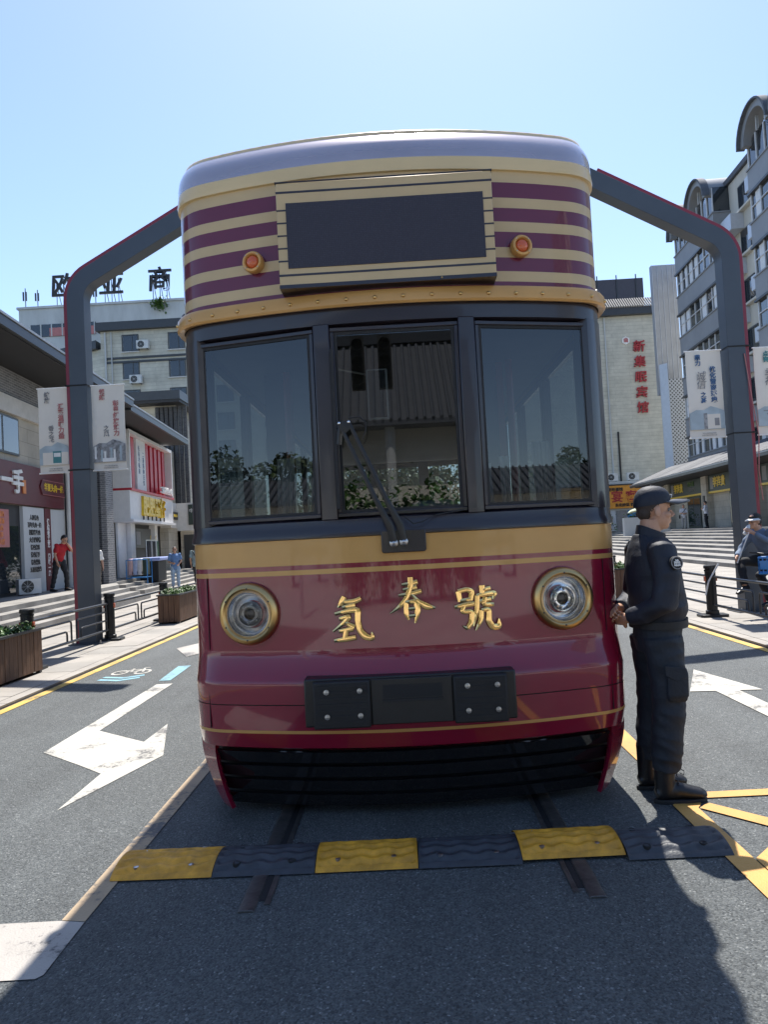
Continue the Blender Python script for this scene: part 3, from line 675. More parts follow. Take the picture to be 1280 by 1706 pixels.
MB().tube([(-.34, .2, 2.60), (-.17, .31, 2.58)], .007, 6).build('mirror_arm', M['steel'], mir)
for i in range(4):
    for s in (-1, 1):
        q = BX('passenger_seat', M['redpole'], tram, *sorted((s * .55, s * 1.12)), 2.4 + i * 1.3, 2.85 + i * 1.3, .54, .98, bevel=.03)
        BX('backrest', M['redpole'], q, *sorted((s * .55, s * 1.12)), 2.86 + i * 1.3, 2.94 + i * 1.3, .7, 1.55, bevel=.03)
# destination display
disp = MB().bx(-.605, .605, -.075, .12, 3.005, 3.60).build('display_box', M['tan'], tram, bevel=.006)
BX('screen', M['screen'], disp, -.552, .552, -.0795, -.070, 3.112, 3.482)
for z in (3.545, 3.075): BX('groove', M['frame'], disp, -.6055, .6055, -.0765, -.072, z - .006, z + .006)
BX('bottom_lip', M['frame'], disp, -.6055, .6055, -.0765, .1, 3.001, 3.022)
for i in range(5):
    z = 3.155 + i * .072
    for s in (-1, 1): BX('groove', M['frame'], disp, *sorted((s * .5525, s * .6055)), -.0765, -.072, z - .0045, z + .0045)
BX('top_flange', M['frame'], disp, -.61, .61, -.078, .02, 3.600, 3.606)
MB().lathe([(.006, 0), (.004, .006), (.0003, .008)], (.30, -.0766, 3.012), (0, -1, 0), 8).build('screw', M['brass'], disp)
# marker lamps
for s in (-1, 1):
    y = fy(.768) + .012; c = (s * .768, y, 3.215); ax = (s * .22, -1, 0)
    l = MB().lathe([(.052, -.01), (.058, .0), (.062, .02), (.062, .045), (.057, .055), (.046, .058), (.040, .050), (.040, .02)], c, ax, 28).build('marker_lamp', M['gold'], tram, smooth=40)
    MB().lathe([(.0402, .03), (.038, .046), (.028, .056), (.014, .061), (.0005, .0625)], c, ax, 20).build('orange_lens', M['lamp_orange'], l, smooth=170)
    for k in range(4):
        a = math.pi / 4 + k * math.pi / 2; u = Vector((1, s * .22, 0)).normalized()
        MB().lathe([(.004, .0), (.003, .003), (.0002, .004)], Vector(c) + Vector(ax).normalized() * .056 + u * .0515 * math.cos(a) + Vector((0, 0, .0515 * math.sin(a))), ax, 8).build('screw', M['steel'], l)
# headlights
for s in (-1, 1):
    ax = Vector((s * .16, -1, 0)).normalized(); c = Vector((s * .893, fy(.893) + .012, 1.19)); u = Vector((1, s * .16, 0)).normalized()
    h = MB().lathe([(.172, -.03), (.176, .01), (.178, .03), (.174, .048), (.160, .062), (.148, .066), (.140, .061), (.1335, .052), (.1325, .04), (.1325, .015)], c, ax, 56).build('headlight', M['brass'], tram, smooth=50)
    MB().lathe([(.182, -.03), (.184, .006), (.179, .010)], c, ax, 56).build('seal', M['maroon'], h, smooth=50)
    MB().lathe([(.1324, .044), (.125, .052), (.115, .046), (.103, .026), (.088, .010), (.070, .002)], c, ax, 48).build('reflector', M['reflector'], h, smooth=60)
    MB().lathe([(.074, -.004), (.074, .022), (.068, .026), (.063, .020), (.044, .012), (.042, .024), (.038, .030), (.033, .028), (.032, .012)], c, ax, 40).build('lamp_ring', M['steel'] if s < 0 else M['chrome'], h, smooth=50)
    MB().lathe([(.0325, .010), (.028, .018), (.016, .023), (.0005, .0245)], c, ax, 24).build('projector_lens', M['blackplastic'], h, smooth=170)
    for k in range(6):
        a = k * math.pi / 3 + .3
        MB().ball(c + ax * .018 + u * .054 * math.cos(a) + Vector((0, 0, .054 * math.sin(a))), (.008, .006, .008), 8, 6).build('led', M['acwhite'], h, smooth=170)
    MB().lathe([(.124, .0535), (.08, .060), (.04, .063), (.0005, .064)], c, ax, 40).build('lens_cover', M['lens'], h, smooth=170)
    for k in range(6):
        a = k * math.pi / 3 + .5
        MB().lathe([(.0055, .0), (.005, .003), (.0003, .0035)], c + ax * .0662 + u * .147 * math.cos(a) + Vector((0, 0, .147 * math.sin(a))), ax, 8).build('screw', M['frame'], h)
# brush written golden characters
def brush(name, strokes, cx, cz, size):
    mb = MB(); n_ = 0
    for st in strokes:
        P = []
        for (a, b) in zip(st, st[1:]):
            for k in range(6): t = k / 6; P.append(tuple(a[i] + (b[i] - a[i]) * t for i in range(3)))
        P.append(st[-1])
        for _ in range(2):
            P = [P[0]] + [tuple((P[i - 1][j] + 2 * P[i][j] + P[i + 1][j]) / 4 for j in range(3)) for i in range(1, len(P) - 1)] + [P[-1]]
        lo, hi = [], []
        rows = []
        for i, (x, z, w) in enumerate(P):
            d = Vector((P[min(i + 1, len(P) - 1)][0] - P[max(i - 1, 0)][0], P[min(i + 1, len(P) - 1)][1] - P[max(i - 1, 0)][1])).normalized(); q = Vector((-d.y, d.x))
            w *= 1.38; X0 = cx + (x - .5 + q.x * w / 2) * size; Z0 = cz + (z - .5 + q.y * w / 2) * size
            X1 = cx + (x - .5 - q.x * w / 2) * size; Z1 = cz + (z - .5 - q.y * w / 2) * size
            f = .016 + n_ * .0006; mx, mz = (X0 + X1) / 2, (Z0 + Z1) / 2
            yb = fy(mx) + .007
            e = .22
            rows.append([(X0, yb, Z0), (X0 + (mx - X0) * e, yb - f, Z0 + (mz - Z0) * e), (mx, yb - f - .003, mz), (X1 + (mx - X1) * e, yb - f, Z1 + (mz - Z1) * e), (X1, yb, Z1)])
        mb.loft(rows, True, True); n_ += 1
    return mb.build(name, M['goldleaf'], tram, smooth=30)
brush('golden_character', [[(.36, 1.0, .10), (.30, .88, .13), (.20, .76, .03)], [(.32, .88, .08), (.60, .89, .11), (.74, .95, .09)], [(.30, .76, .07), (.60, .80, .12)],
    [(.12, .62, .07), (.45, .68, .10), (.66, .70, .12), (.64, .45, .11), (.68, .22, .12), (.80, .08, .14), (.97, .03, .10), (.95, .18, .02)],
    [(.22, .50, .08), (.46, .55, .12), (.34, .42, .09), (.06, .22, .04)], [(.34, .42, .07), (.56, .30, .12)], [(.20, .22, .08), (.52, .27, .11)], [(.37, .24, .10), (.33, .06, .10)], [(.08, .01, .07), (.35, .04, .11), (.58, .07, .10)]], -.305, 1.145, .245)
brush('golden_character', [[(.30, .86, .06), (.50, .87, .09), (.66, .91, .10)], [(.32, .74, .06), (.64, .79, .10)], [(.22, .62, .06), (.50, .64, .10), (.74, .70, .09)],
    [(.50, 1.02, .10), (.50, .82, .10), (.40, .55, .10), (.20, .34, .08), (.0, .22, .02)], [(.50, .64, .05), (.66, .46, .09), (.84, .34, .14), (1.03, .30, .05)],
    [(.38, .46, .09), (.37, .20, .10), (.42, .06, .04)], [(.36, .46, .07), (.60, .47, .10), (.64, .25, .12), (.56, -.02, .03)], [(.42, .30, .07), (.58, .31, .07)], [(.42, .14, .07), (.58, .15, .07)]], .035, 1.232, .245)
brush('golden_character', [[(.10, .92, .11), (.13, .68, .09)], [(.09, .92, .09), (.30, .96, .10), (.42, .90, .12), (.38, .70, .09)], [(.13, .70, .08), (.38, .72, .09)], [(.0, .56, .07), (.25, .60, .11), (.46, .62, .10)],
    [(.22, .58, .09), (.16, .44, .09), (.40, .44, .10), (.38, .20, .12), (.26, .05, .08), (.16, .12, .02)], [(.66, 1.03, .12), (.66, .82, .10)], [(.68, .93, .08), (.86, .96, .10)], [(.52, .80, .08), (.76, .83, .10), (.96, .84, .12), (.90, .70, .04)],
    [(.54, .80, .10), (.52, .48, .10), (.42, .10, .03)], [(.58, .66, .08), (.86, .71, .10)], [(.72, .76, .09), (.68, .58, .10), (.92, .58, .08)], [(.62, .46, .10), (.60, .24, .11), (.46, .0, .03)], [(.62, .46, .08), (.80, .47, .10), (.78, .20, .12), (.86, .05, .13), (1.02, .06, .12), (1.02, .24, .02)]], .395, 1.165, .24)
# wiper with its motor plate
wp = MB().prism([(-.115, 1.51), (-.105, 1.50), (.125, 1.50), (.135, 1.51), (.135, 1.625), (-.115, 1.625)], -.012, .004, 'y').build('wiper_plate', M['frame'], tram, bevel=.004)
for x0, z0, x1, z1 in ((-.045, 1.555, -.315, 2.235), (.01, 1.56, -.262, 2.24)):
    w_ = MB().tube([(x0 + .0, -.045, z0), (x0 - .015, -.06, z0 + .09), (x0 - .09, -.055, z0 + .25), (x1, -.045, z1)], [(.019, .007), (.021, .007), (.014, .006), (.010, .005)], 8, (1, 0, 0)).build('wiper_arm', M['blackplastic'], tram, smooth=40)
    MB().lathe([(.024, -.035), (.024, .0), (.019, .005), (.010, .007), (.010, .014), (.006, .018), (.0004, .019)], (x0, -.045, z0), (0, -1, 0), 18).build('pivot', M['steel'], w_, smooth=40)
    MB().ball((x1, -.052, z1), .009, 10, 8).build('pin', M['chrome'], w_, smooth=170)
bl = MB().tube([(-.29, -.035, 2.24), (-.315, -.03, 2.20), (-.325, -.025, 2.12)], .016, 8).build('wiper_link', M['blackplastic'], tram, smooth=40)
MB().lathe([(.032, -.01), (.032, .01), (.0005, .012)], (-.288, -.04, 2.215), (0, -1, 0), 20).build('link_disc', M['blackplastic'], bl, smooth=40)
MB().bx(-.352, -.336, -.03, .02, 1.76, 2.66).build('wiper_blade', M['rubber'], tram)
MB().tube([(-.262, -.05, 2.26), (-.20, -.06, 2.265), (-.165, -.06, 2.23), (-.17, -.055, 2.18), (-.19, -.05, 2.14)], .004, 6).build('washer_hose', M['rubber'], tram)
MB().tube([(.02, -.05, 1.70), (.07, -.06, 1.655), (.12, -.05, 1.665), (.20, -.02, 1.70), (.36, .02, 1.72)], .004, 6).build('washer_hose', M['rubber'], tram)
# coupler cover
cp = MB().bx(-.575, .575, -.105, .10, .578, .838).build('coupler_cover', M['blackplastic'], tram, bevel=.008)
for x0, x1 in ((-.525, -.215), (.235, .525)):
    pd = MB().bx(x0, x1, -.140, -.1055, .572, .826).build('pad', M['rubber'], cp, bevel=.01)
    for k in range(7): BX('rib', M['rubber'], pd, x0 + .02, x1 - .02, -.1445, -.1395, .600 + k * .032, .612 + k * .032)
    for bx_ in (x0 + .075, x1 - .055):
        for z in (.640, .772):
            MB().lathe([(.015, 0), (.015, .006), (.009, .007), (.009, .012), (.0005, .013)], (bx_, -.1446, z), (0, -1, 0), 8).build('bolt', M['steel'], pd)
md = BX('cover_plate', M['blackplastic'], cp, -.21, .23, -.122, -.1055, .582, .826, bevel=.004)
BX('slot', M['black'], md, -.145, .175, -.1235, -.119, .722, .792)
BX('slot_lip', M['rubber'], md, -.15, .18, -.132, -.1215, .700, .716)
# under-run guard: black curved slats between two maroon cheeks
for k in range(4):
    z1 = .388 - k * .088; z0 = z1 - .068; d = .05 + k * .026
    A = []; 
    rings = []
    for i in range(25):
        x = -1.20 + 2.40 * i / 24; x *= (1 - k * .014); y = fy(x) + d
        rings.append([(x, y + .0, z1), (x, y + .03, z0), (x, y + .045, z0 + .006), (x, y + .015, z1 + .004)])
    MB().loft(rings).build('guard_slat', M['slat'], tram, smooth=40)
rings = []
for i in range(25):
    x = (-1.20 + 2.40 * i / 24) * .97; y = fy(x) + .21
    rings.append([(x, y - .02, .42), (x, y + .05, .05), (x, y + .09, .05), (x, y + .03, .42)])
MB().loft(rings).build('guard_shade_sheet', M['black'], tram, smooth=40)  # added black sheet stands in for the shade behind the slats
for s in (-1, 1):
    A, B, C_, D_ = [], [], [], []
    for i in range(9):
        t = i / 8; z = .43 - .36 * t; x = 1.285 - .14 * t ** 1.5; y = .34 - .10 * t
        w = .115 - .03 * t
        A.append((s * x, y + .06, z)); B.append((s * (x - w), y - .075, z)); C_.append((s * (x - w - .015), y - .04, z)); D_.append((s * (x - .03), y + .09, z))
    MB().loft([list(q) for q in zip(A, B, C_, D_)]).build('guard_cheek', M['maroon'], tram, smooth=60)
for s in (-1, 1):
    BX('skirt', M['frame'], tram, *sorted((s * 1.20, s * 1.24)), .6, 8.4, .12, .42)
    for y in (1.6, 3.2, 5.8, 7.4):
        wl = MB().lathe([(.05, -.06), (.05, .06), (.30, .05), (.31, .03), (.31, -.03), (.34, -.04), (.34, -.06), (.05, -.06)], (s * .76, y, .345), (s, 0, 0), 32).build('wheel', M['rail'], tram, smooth=40)
BX('undercarriage', M['black'], tram, -1.0, 1.0, .7, 8.3, .22, .45)
for s in (-1, 1):
    MB().ball((s * 1.335, .62, 3.06), (.03, .05, .055), 12, 8).build('side_camera', M['blackplastic'], tram, smooth=170)
    MB().tube([(s * 1.36, .62, 3.02), (s * 1.24, .62, 2.97)], .015, 6).build('camera_bracket', M['blackplastic'], tram)

# ------------------------------------------------------------------ cranked steel posts with banners
def arm_path(hw0, hw1, tip, z_bend=6.02, rad=0.5, ang=61):
    """offsets hw0..hw1 from the centre line of an upright that cranks inwards (+x) at the top"""
    c = []
    for z in (0.0, z_bend): c.append(((0, z), (-1, 0)))
    for k in range(1, 9):
        a = R(ang) * k / 8; c.append(((rad - rad * math.cos(a), z_bend + rad * math.sin(a)), (-math.cos(a), math.sin(a))))
    (x, z), n = c[-1]; d = (n[1], -n[0]); d = (math.sin(R(ang)), math.cos(R(ang)))
    L = (tip - x) / d[0]; c.append(((tip, z + d[1] * L), n))
    return [(p[0] + q[0] * hw0, p[1] + q[1] * hw0) for p, q in c], [(p[0] + q[0] * hw1, p[1] + q[1] * hw1) for p, q in c]
def gantry(loc, s, label):
    o = thing('cranked_steel_post', label, 'post', loc, 0, 'cranked steel posts over the street')
    for nm, mt, a, b, tip, y0, y1 in (('grey_beam', 'postgrey', -.15, .15, 2.62, -.15, .15), ('crimson_fin', 'postred', .152, .220, 2.25, -.12, .13)):
        I, O = arm_path(a, b, tip); rings = [[(s * p[0], y0, p[1]), (s * q[0], y0, q[1]), (s * q[0], y1, q[1]), (s * p[0], y1, p[1])] for p, q in zip(I, O)]
        MB().loft(rings).build(nm, M[mt], o, bevel=.006)
    for z in (4.50, 3.02): 
        BX('cable_band', M['black'], o, *sorted((s * -.23, s * .158)), -.16, .16, z, z + .022)
    BX('base_plate', M['postgrey'], o, -.3, .3, -.25, .25, 0, .02)
    for dx in (-.24, .24):
        for dy in (-.19, .19): MB().lathe([(.025, 0), (.025, .02), (.012, .021), (.012, .05), (.0005, .051)], (dx, dy, .0205), (0, 0, 1), 6).build('anchor_bolt', M['steel'], o)
    return o
gantry((-5.515, 13.05, KZ), 1, 'cranked dark grey steel post with crimson back edge between the kerb fence panels')
gantry((5.87, 12.95, KZ), -1, 'cranked dark grey steel post with crimson back edge beside the cyclist')
MB_w = MB().tube([(5.98, 12.78, 4.4), (6.05, 12.76, 3.6), (6.12, 12.76, 3.0), (6.08, 12.76, 2.4), (6.12, 12.77, 1.9)], .009, 6)
tag(MB_w.build('loose_cable', M['letter_faded']), 'thin loose cable hanging down the post beside the cyclist', 'cable')

def banner(label, loc, w, txt1, txt2, mat1, mat2, pic, rz=0):
    """cloth banner on two rods; printed text and picture on its face"""
    h = 1.50
    o = thing('street_banner', label, 'banner', loc, rz, 'banners on the cranked posts')
    mb = MB(); n = 10; rings = []
    for i in range(n + 1):
        z = -h * i / n; rings.append([(x_, .010 * math.sin(i * .9 + x_ * 3) + yy, z) for x_, yy in ((-w / 2, -.006), (0, -.0085), (w / 2, -.006), (w / 2, .006), (-w / 2, .006))])
    mb.loft(rings).build('cloth', M['banner'], o, smooth=40)
    for z in (.0, -h): MB().tube([(-w / 2 - .02, 0, z), (w / 2 + .02, 0, z)], .012, 8).build('rod', M['letter_white'], o, smooth=40)
    f = -.022
    c1, c2 = -.10, .14
    a, b, c = txt1
    vtext('slogan', a, .10, (c1, f, -.17), '-y', mat1, o, depth=.001, bold=.0035)
    if b: vtext('brush_slogan', b, .17, (c1 + .03, f, -.52), '-y', M['letter_grey'], o, depth=.001, shear=.2, line=.85)
    vtext('slogan', c, .10, (c1 + .06, f, -.82), '-y', mat1 if b else M['letter_grey'], o, depth=.001, bold=.003)
    vtext('slogan', txt2, .105, (c2, f, -.60), '-y', mat2, o, depth=.001, bold=.004)
    vtext('caption', ['中共长春市委宣传部', '长春市精神文明办公室'], .026, (.02, f, -1.445), '-y', M['letter_grey'], o, depth=.0008, line=1.3)
    hill = [(-w / 2 + .004, -1.36), (w / 2 - .004, -1.36), (w / 2 - .004, -1.05), (w * .3, -1.0), (w * .12, -.965), (-.05, -1.03), (-w * .3, -1.02), (-w / 2 + .004, -1.08)]
    MB().prism(hill, f - .0005, f + .0005, 'y').build('printed_hill', M['banner_wash'] if pic != 'street' else M['banner_grey'], o)
    g = f - .002
    def pr(x0, x1, z0, z1, mt, nm='printed_building', dy=0): BX(nm, M[mt], o, x0, x1, g - .001 - dy, g - dy, z0, z1)
    if pic == 'tram':
        pr(-.2, .25, -1.36, -1.14, 'banner', 'printed_street'); pr(-.02, .13, -1.33, -1.12, 'letter_teal', 'printed_tram', .0015); pr(-.005, .115, -1.22, -1.15, 'letter_white', 'printed_tram_window', .003)
    elif pic == 'hall':
        pr(-.06, .22, -1.35, -1.10, 'banner', dy=0); pr(.12, .2, -1.30, -1.17, 'letter_grey', dy=.0015); pr(-.06, .0, -1.35, -1.08, 'banner_grey', dy=.0015)
    elif pic == 'street':
        for k in range(9): pr(-.26 + k * .056, -.225 + k * .056, -1.30 - .02 * (k % 3), -1.08 - .03 * (k % 4), ('letter_white', 'letter_grey', 'banner_wash')[k % 3], 'printed_crowd', .0004 * k)
        pr(-.12, .12, -1.355, -1.29, 'letter_white', 'printed_road', .006)
    else:
        for k in range(5): pr(-.2 + k * .05, .24 - k * .02, -1.10 - k * .055, -1.085 - k * .055, 'letter_grey', 'printed_roof')
    return o
banner('cream banner with a printed teal tram on the fence side of the post', (-6.03, 13.03, 4.54), .53, ('绽放', '', '香之花'), '汇聚温暖力量', M['letter_grey'], M['letter_faded'], 'tram')
banner('cream banner with red slogans and a printed grey street crowd', (-5.05, 13.03, 4.54), .58, ('领航', '', '之风'), '彰显红旗魅力', M['letter_faded'], M['letter_faded'], 'street')
banner('cream banner with dark blue slogans and a printed blue hill and hall', (5.34, 12.93, 4.52), .60, ('鼎力', '诚信', '之基'), '优化营商环境', M['letter_blue'], M['letter_blue'], 'hall')
banner('cream banner with teal slogans and printed roof outlines', (6.50, 12.93, 4.52), .60, ('点亮', '幸福', '之光'), '共建美好家园', M['letter_teal'], M['letter_teal'], 'roof')

# ------------------------------------------------------------------ kerb fence
def bollard(loc, label, rz=0):
    o = thing('fence_post', label, 'post', loc, rz, 'black fence posts along the kerb')
    MB().lathe([(.085, .05), (.085, .74), (.092, .745), (.092, .765), (.08, .77), (.08, .785), (.098, .79), (.098, .83), (.088, .842), (.0005, .845)], (0, 0, 0), (0, 0, 1), 20).build('shaft', M['bollard'], o, smooth=35)
    MB().prism([(-.22, -.12), (-.18, -.16), (.18, -.16), (.22, -.12), (.22, .12), (.18, .16), (-.18, .16), (-.22, .12)], 0.0, .045).build('base', M['bollard'], o, bevel=.008)
    MB().lathe([(.105, .04), (.105, .10), (.088, .11)], (0, 0, 0), (0, 0, 1), 20).build('collar', M['bollard'], o, smooth=35)
    for s in (-1, 1): MB().bx(s * .085 - .016, s * .085 + .016, -.03, .03, .58, .66).build('reflector', M['lamp_orange'], o, bevel=.006)
    return o
def railing(a, b, label):
    """fence panel from a to b: two long rails, two uprights, hooked inner bars"""
    A = Vector((*a, KZ)); B = Vector((*b, KZ)); d = B - A; L = d.length
    o = thing('kerb_railing', label, 'fence', A, math.degrees(math.atan2(d.y, d.x)), 'railing panels between the fence posts')
    x0, x1 = .11, L - .11
    for z in (.66, .20): MB().tube([(x0, 0, z), (x1, 0, z)], .022, 10).build('rail', M['railgrey'], o, smooth=60)
    for x in (x0 + .06, x1 - .06): MB().tube([(x, 0, .20), (x, 0, .66)], .022, 8).build('upright', M['railgrey'], o, smooth=60)
    m = (x0 + x1) / 2
    for x in (m - .05, m + .05): pass
    for s, xe in ((-1, x0 + .06), (1, x1 - .06)):
        for zt, off in ((.52, .10), (.37, .26)):
            xi = m + s * off
            MB().tube([(xe, 0, zt), (xi + s * .05, 0, zt), (xi + s * .012, 0, zt - .015), (xi, 0, zt - .05), (xi, 0, .20)], .016, 8, (0, 1, 0)).build('hooked_bar', M['railgrey'], o, smooth=60)
    return o
LP = [(-5.24, 10.3), (-5.28, 13.32), (-5.36, 16.6), (-5.40, 19.7), (-5.42, 22.8)]
ll = ['black fence post behind the long wooden planter', 'black fence post in front of the cranked post by the red shop', 'black fence post at the end of the small wooden planter', 'black fence post past the small wooden planter', 'black fence post farthest up the planter side kerb']
for p, l in zip(LP, ll): bollard((*p, KZ), l, 4)
pl = ['grey railing panel next to the long wooden planter', 'grey railing panel leading to the small wooden planter', 'grey railing panel beyond the small wooden planter', 'grey railing panel farthest up the planter side kerb']
for a, b, l in zip(LP, LP[1:], pl): railing(a, b, l)
RP = [(5.02, 12.45), (5.14, 15.7), (5.22, 18.9), (5.0, 9.25), (5.3, 22.1)]
rl = ['black fence post with a white stick leaning on it, beside the bicycle', 'black fence post behind the officer', 'black fence post two panels beyond the bicycle', 'black fence post nearest the white straight arrow', 'black fence post three panels beyond the bicycle']
for p, l in zip(RP, rl): bollard((*p, KZ), l, -4)
for a, b, l in ((RP[3], RP[0], 'grey railing panel in front of the blue bicycle'), (RP[0], RP[1], 'grey railing panel behind the officer'), (RP[1], RP[2], 'grey railing panel one beyond the officer'), (RP[2], RP[4], 'grey railing panel two beyond the officer')): railing(a, b, l)
tag(MB().tube([(4.86, 12.28, .40), (4.93, 12.30, .62), (5.10, 12.28, .90)], .014, 8).build('white_stick', M['letter_white'], smooth=50), 'bent white plastic stick leaning on the fence post', 'stick')

# ------------------------------------------------------------------ planters
def planter(loc, lx, ly, h, label, plant_label, n):
    o = thing('wooden_planter', label, 'planter', loc, 0, 'wooden planters along the kerb')
    BX('liner', M['soil'], o, -lx / 2 + .03, lx / 2 - .03, -ly / 2 + .03, ly / 2 - .03, .03, h - .08)
    k = max(1, int(lx / .105)); w = lx / k
    for s in (-1, 1):
        for i in range(k): BX('plank', M['wood'], o, -lx / 2 + i * w + .004, -lx / 2 + (i + 1) * w - .004, *sorted((s * ly / 2, s * (ly / 2 - .022 - random.uniform(0, .004)))), .04, h - .03)
    k = max(1, int(ly / .105)); w = ly / k
    for s in (-1, 1):
        for i in range(k): BX('plank', M['wood'], o, *sorted((s * (lx / 2 + random.uniform(0, .004)), s * (lx / 2 - .024))), -ly / 2 + .026 + i * (w - .05 / k) + .004, -ly / 2 + .026 + (i + 1) * (w - .05 / k) - .004, .04, h - .03)
    for x0, x1, y0, y1 in ((-lx / 2 - .02, lx / 2 + .02, -ly / 2 - .02, -ly / 2 + .03), (-lx / 2 - .02, lx / 2 + .02, ly / 2 - .03, ly / 2 + .02), (-lx / 2 - .02, -lx / 2 + .03, -ly / 2 + .031, ly / 2 - .031), (lx / 2 - .03, lx / 2 + .02, -ly / 2 + .031, ly / 2 - .031)):
        BX('rim', M['railgrey'], o, x0, x1, y0, y1, h - .03, h)
    for x in (-lx / 2 + .04, lx / 2 - .04):
        for y in (-ly / 2 + .04, ly / 2 - .04): BX('foot', M['railgrey'], o, x - .03, x + .03, y - .03, y + .03, 0, .04)
    mb = MB()
    def c():
        x = random.uniform(-lx / 2 + .04, lx / 2 - .04); y = random.uniform(-ly / 2 + .04, ly / 2 - .04)
        return (x, y, h - .06 + random.uniform(0, .12) * (1 + noise.noise(Vector((x * 5, y * 4, 0)))))
    leaves(mb, n, c, .055)
    p = mb.build('planter_plants', M['leaf']); p.location = loc
    tag(p, plant_label, kind='stuff')
planter((-5.22, 8.75, KZ), .58, 2.65, .60, 'long wooden planter of vertical planks beside the road edge', 'low green leafy plants filling the long wooden planter', 2600)
planter((-4.98, 16.6, KZ), .46, 1.75, .62, 'small wooden planter hard by the tram side on the fence line', 'low green leafy plants filling the small planter beyond the fence', 1300)
planter((4.72, 16.6, KZ), .46, 1.0, .66, 'small brown planter half hidden behind the officer', 'sparse green plants in the planter behind the officer', 500)

# ------------------------------------------------------------------ left side: red shop with deep eave
PL = 0.52
LROT = 4.3
def LW(x, y):
    a = R(LROT); return (-11 + x * math.cos(a) - y * math.sin(a), 20 + x * math.sin(a) + y * math.cos(a))
shop = thing('meat_shop', 'beige and grey brick shop with deep dark eave and dark red sign', 'building', (-11, 20, 0), LROT)
BX('wall', M['beige'], shop, -7, 0, -14, 5.2, 0, 7.0)
BX('brick_band', M['greybrick'], shop, .001, .05, -14, 4.2, 6.22, 7.0)
BX('lintel', M['offwhite'], shop, .001, .12, -14, 4.2, 5.72, 6.215)
BX('eave', M['soffit'], shop, -7.2, 1.6, -14, 7.8, 7.02, 7.16)
BX('eave_gutter', M['eave'], shop, 1.6, 1.72, -14, 7.9, 7.05, 7.34)
BX('eave_trim', M['eavetrim'], shop, 1.725, 1.75, -14, 7.9, 7.30, 7.36)
BX('eave_end', M['eave'], shop, -7.2, 1.6, 7.8, 7.9, 7.05, 7.34)
BX('roof', M['eave'], shop, -7.2, 1.6, -14, 7.8, 7.165, 7.30)
for y0, y1 in ((-6.0, -3.4), (-3.1, -.8), (-.5, 1.65)):
    w = BX('window', M['darkalu'], shop, .002, .06, y0, y1, 4.55, 5.65)
    for k in range(2): BX('pane', M['pane'], w, .062, .066, y0 + .06 + k * (y1 - y0) / 2, y0 + (k + 1) * (y1 - y0) / 2 - .06, 4.61, 5.59)
sg = BX('signboard', M['signred'], shop, .06, .16, -9, 4.75, 3.12, 4.32, bevel=.01)
text('sign_text', '一手', .72, (.18, .82, 3.72), '+x', M['letter_white'], shop, depth=.03, bold=.025)
BX('seal_block', M['letter_orange'], shop, .162, .19, 1.52, 1.72, 3.45, 3.85)
pq = MB().prism([(2.75, 3.74), (2.92, 3.97), (4.72, 3.97), (4.72, 3.50), (2.92, 3.50)], .162, .195, 'x').build('plaque', M['signred'], shop, bevel=.01)
text('plaque_text', '华夏头肉一绝', .26, (.20, 3.80, 3.735), '+x', M['letter_yellow'], pq, depth=.004, bold=.006)
for z in (3.955, 3.503): BX('plaque_trim', M['letter_faded'], pq, .1955, .202, 2.92, 4.72, z, z + .014)
# under the sign: dark shopfront, grey tile wall with menu lines, red strip
BX('shopfront', M['soffit'], shop, .001, .03, -9, 1.58, PL, 3.1)
for k in range(5): BX('shopfront_pane', M['pane'], shop, .04, .05, -8.9 + k * 2.1, -6.95 + k * 2.1, PL + .1, 2.5)
BX('menu_light_board', M['letter_faded'], shop, .06, .10, -.5, .72, 1.9, 2.95)
text('menu_text', '特色酱肉\n百年老汤\n猪头肉\n酱猪手\n熏肉大饼', .16, (.105, .1, 2.42), '+x', M['letter_orange'], shop, depth=.004, bold=.005, line=1.2)
BX('tile_wall', M['concrete'], shop, .001, .12, 1.60, 3.12, PL, 3.08)
text('wall_menu', '人和特色\n百年头肉一绝\n招牌酱牛肉\n大骨棒砂锅\n特色烧鸡\n特色猪手\n特色熏兔\n五香豆腐卷', .165, (.125, 2.38, 1.98), '+x', M['letter_dark'], shop, depth=.004, bold=.006, line=1.35)
BX('red_strip', M['signred'], shop, .001, .14, 3.14, 3.60, PL, 3.08)
vtext('strip_text', '传统老工艺 口味一绝', .19, (.145, 3.37, 1.85), '+x', M['letter_white'], shop, depth=.004, bold=.008, line=.95)
BX('tile_wall', M['concrete'], shop, .001, .11, 3.62, 4.86, PL, 3.08)
MB().tube([(.22, 4.95, PL), (.22, 4.95, 7.0)], .07, 10).build('downpipe', M['offwhite'], shop, smooth=60)
BX('recess_shade_block', M['soffit'], shop, -1.0, -.02, 5.21, 7.0, PL, 7.0)  # solid dark block, shade of the gap put into its colour
# brick pillar
pil = thing('brick_pillar', 'dark brick pillar with pale strips holding up the deep eave', 'pillar', (*LW(.72, 6.3), PL), 0)
for x0, x1, mt in ((-.62, -.20, 'greybrick'), (-.06, .27, 'darkbrick')): BX('brick_shaft', M[mt], pil, x0, x1, -.35, .35, 0, 6.6)
for x0, x1 in ((-.20, -.06), (.27, .47)): BX('pale_strip', M['offwhite'] if x0 < .1 else M['greybrick'], pil, x0 + .001, x1 - .001, -.32, .32, 0, 6.6)
text('plaque_text', '北京大街\n西历史', .07, (-.34, -.356, 1.75), '-y', M['letter_dark'], pil, depth=.002)

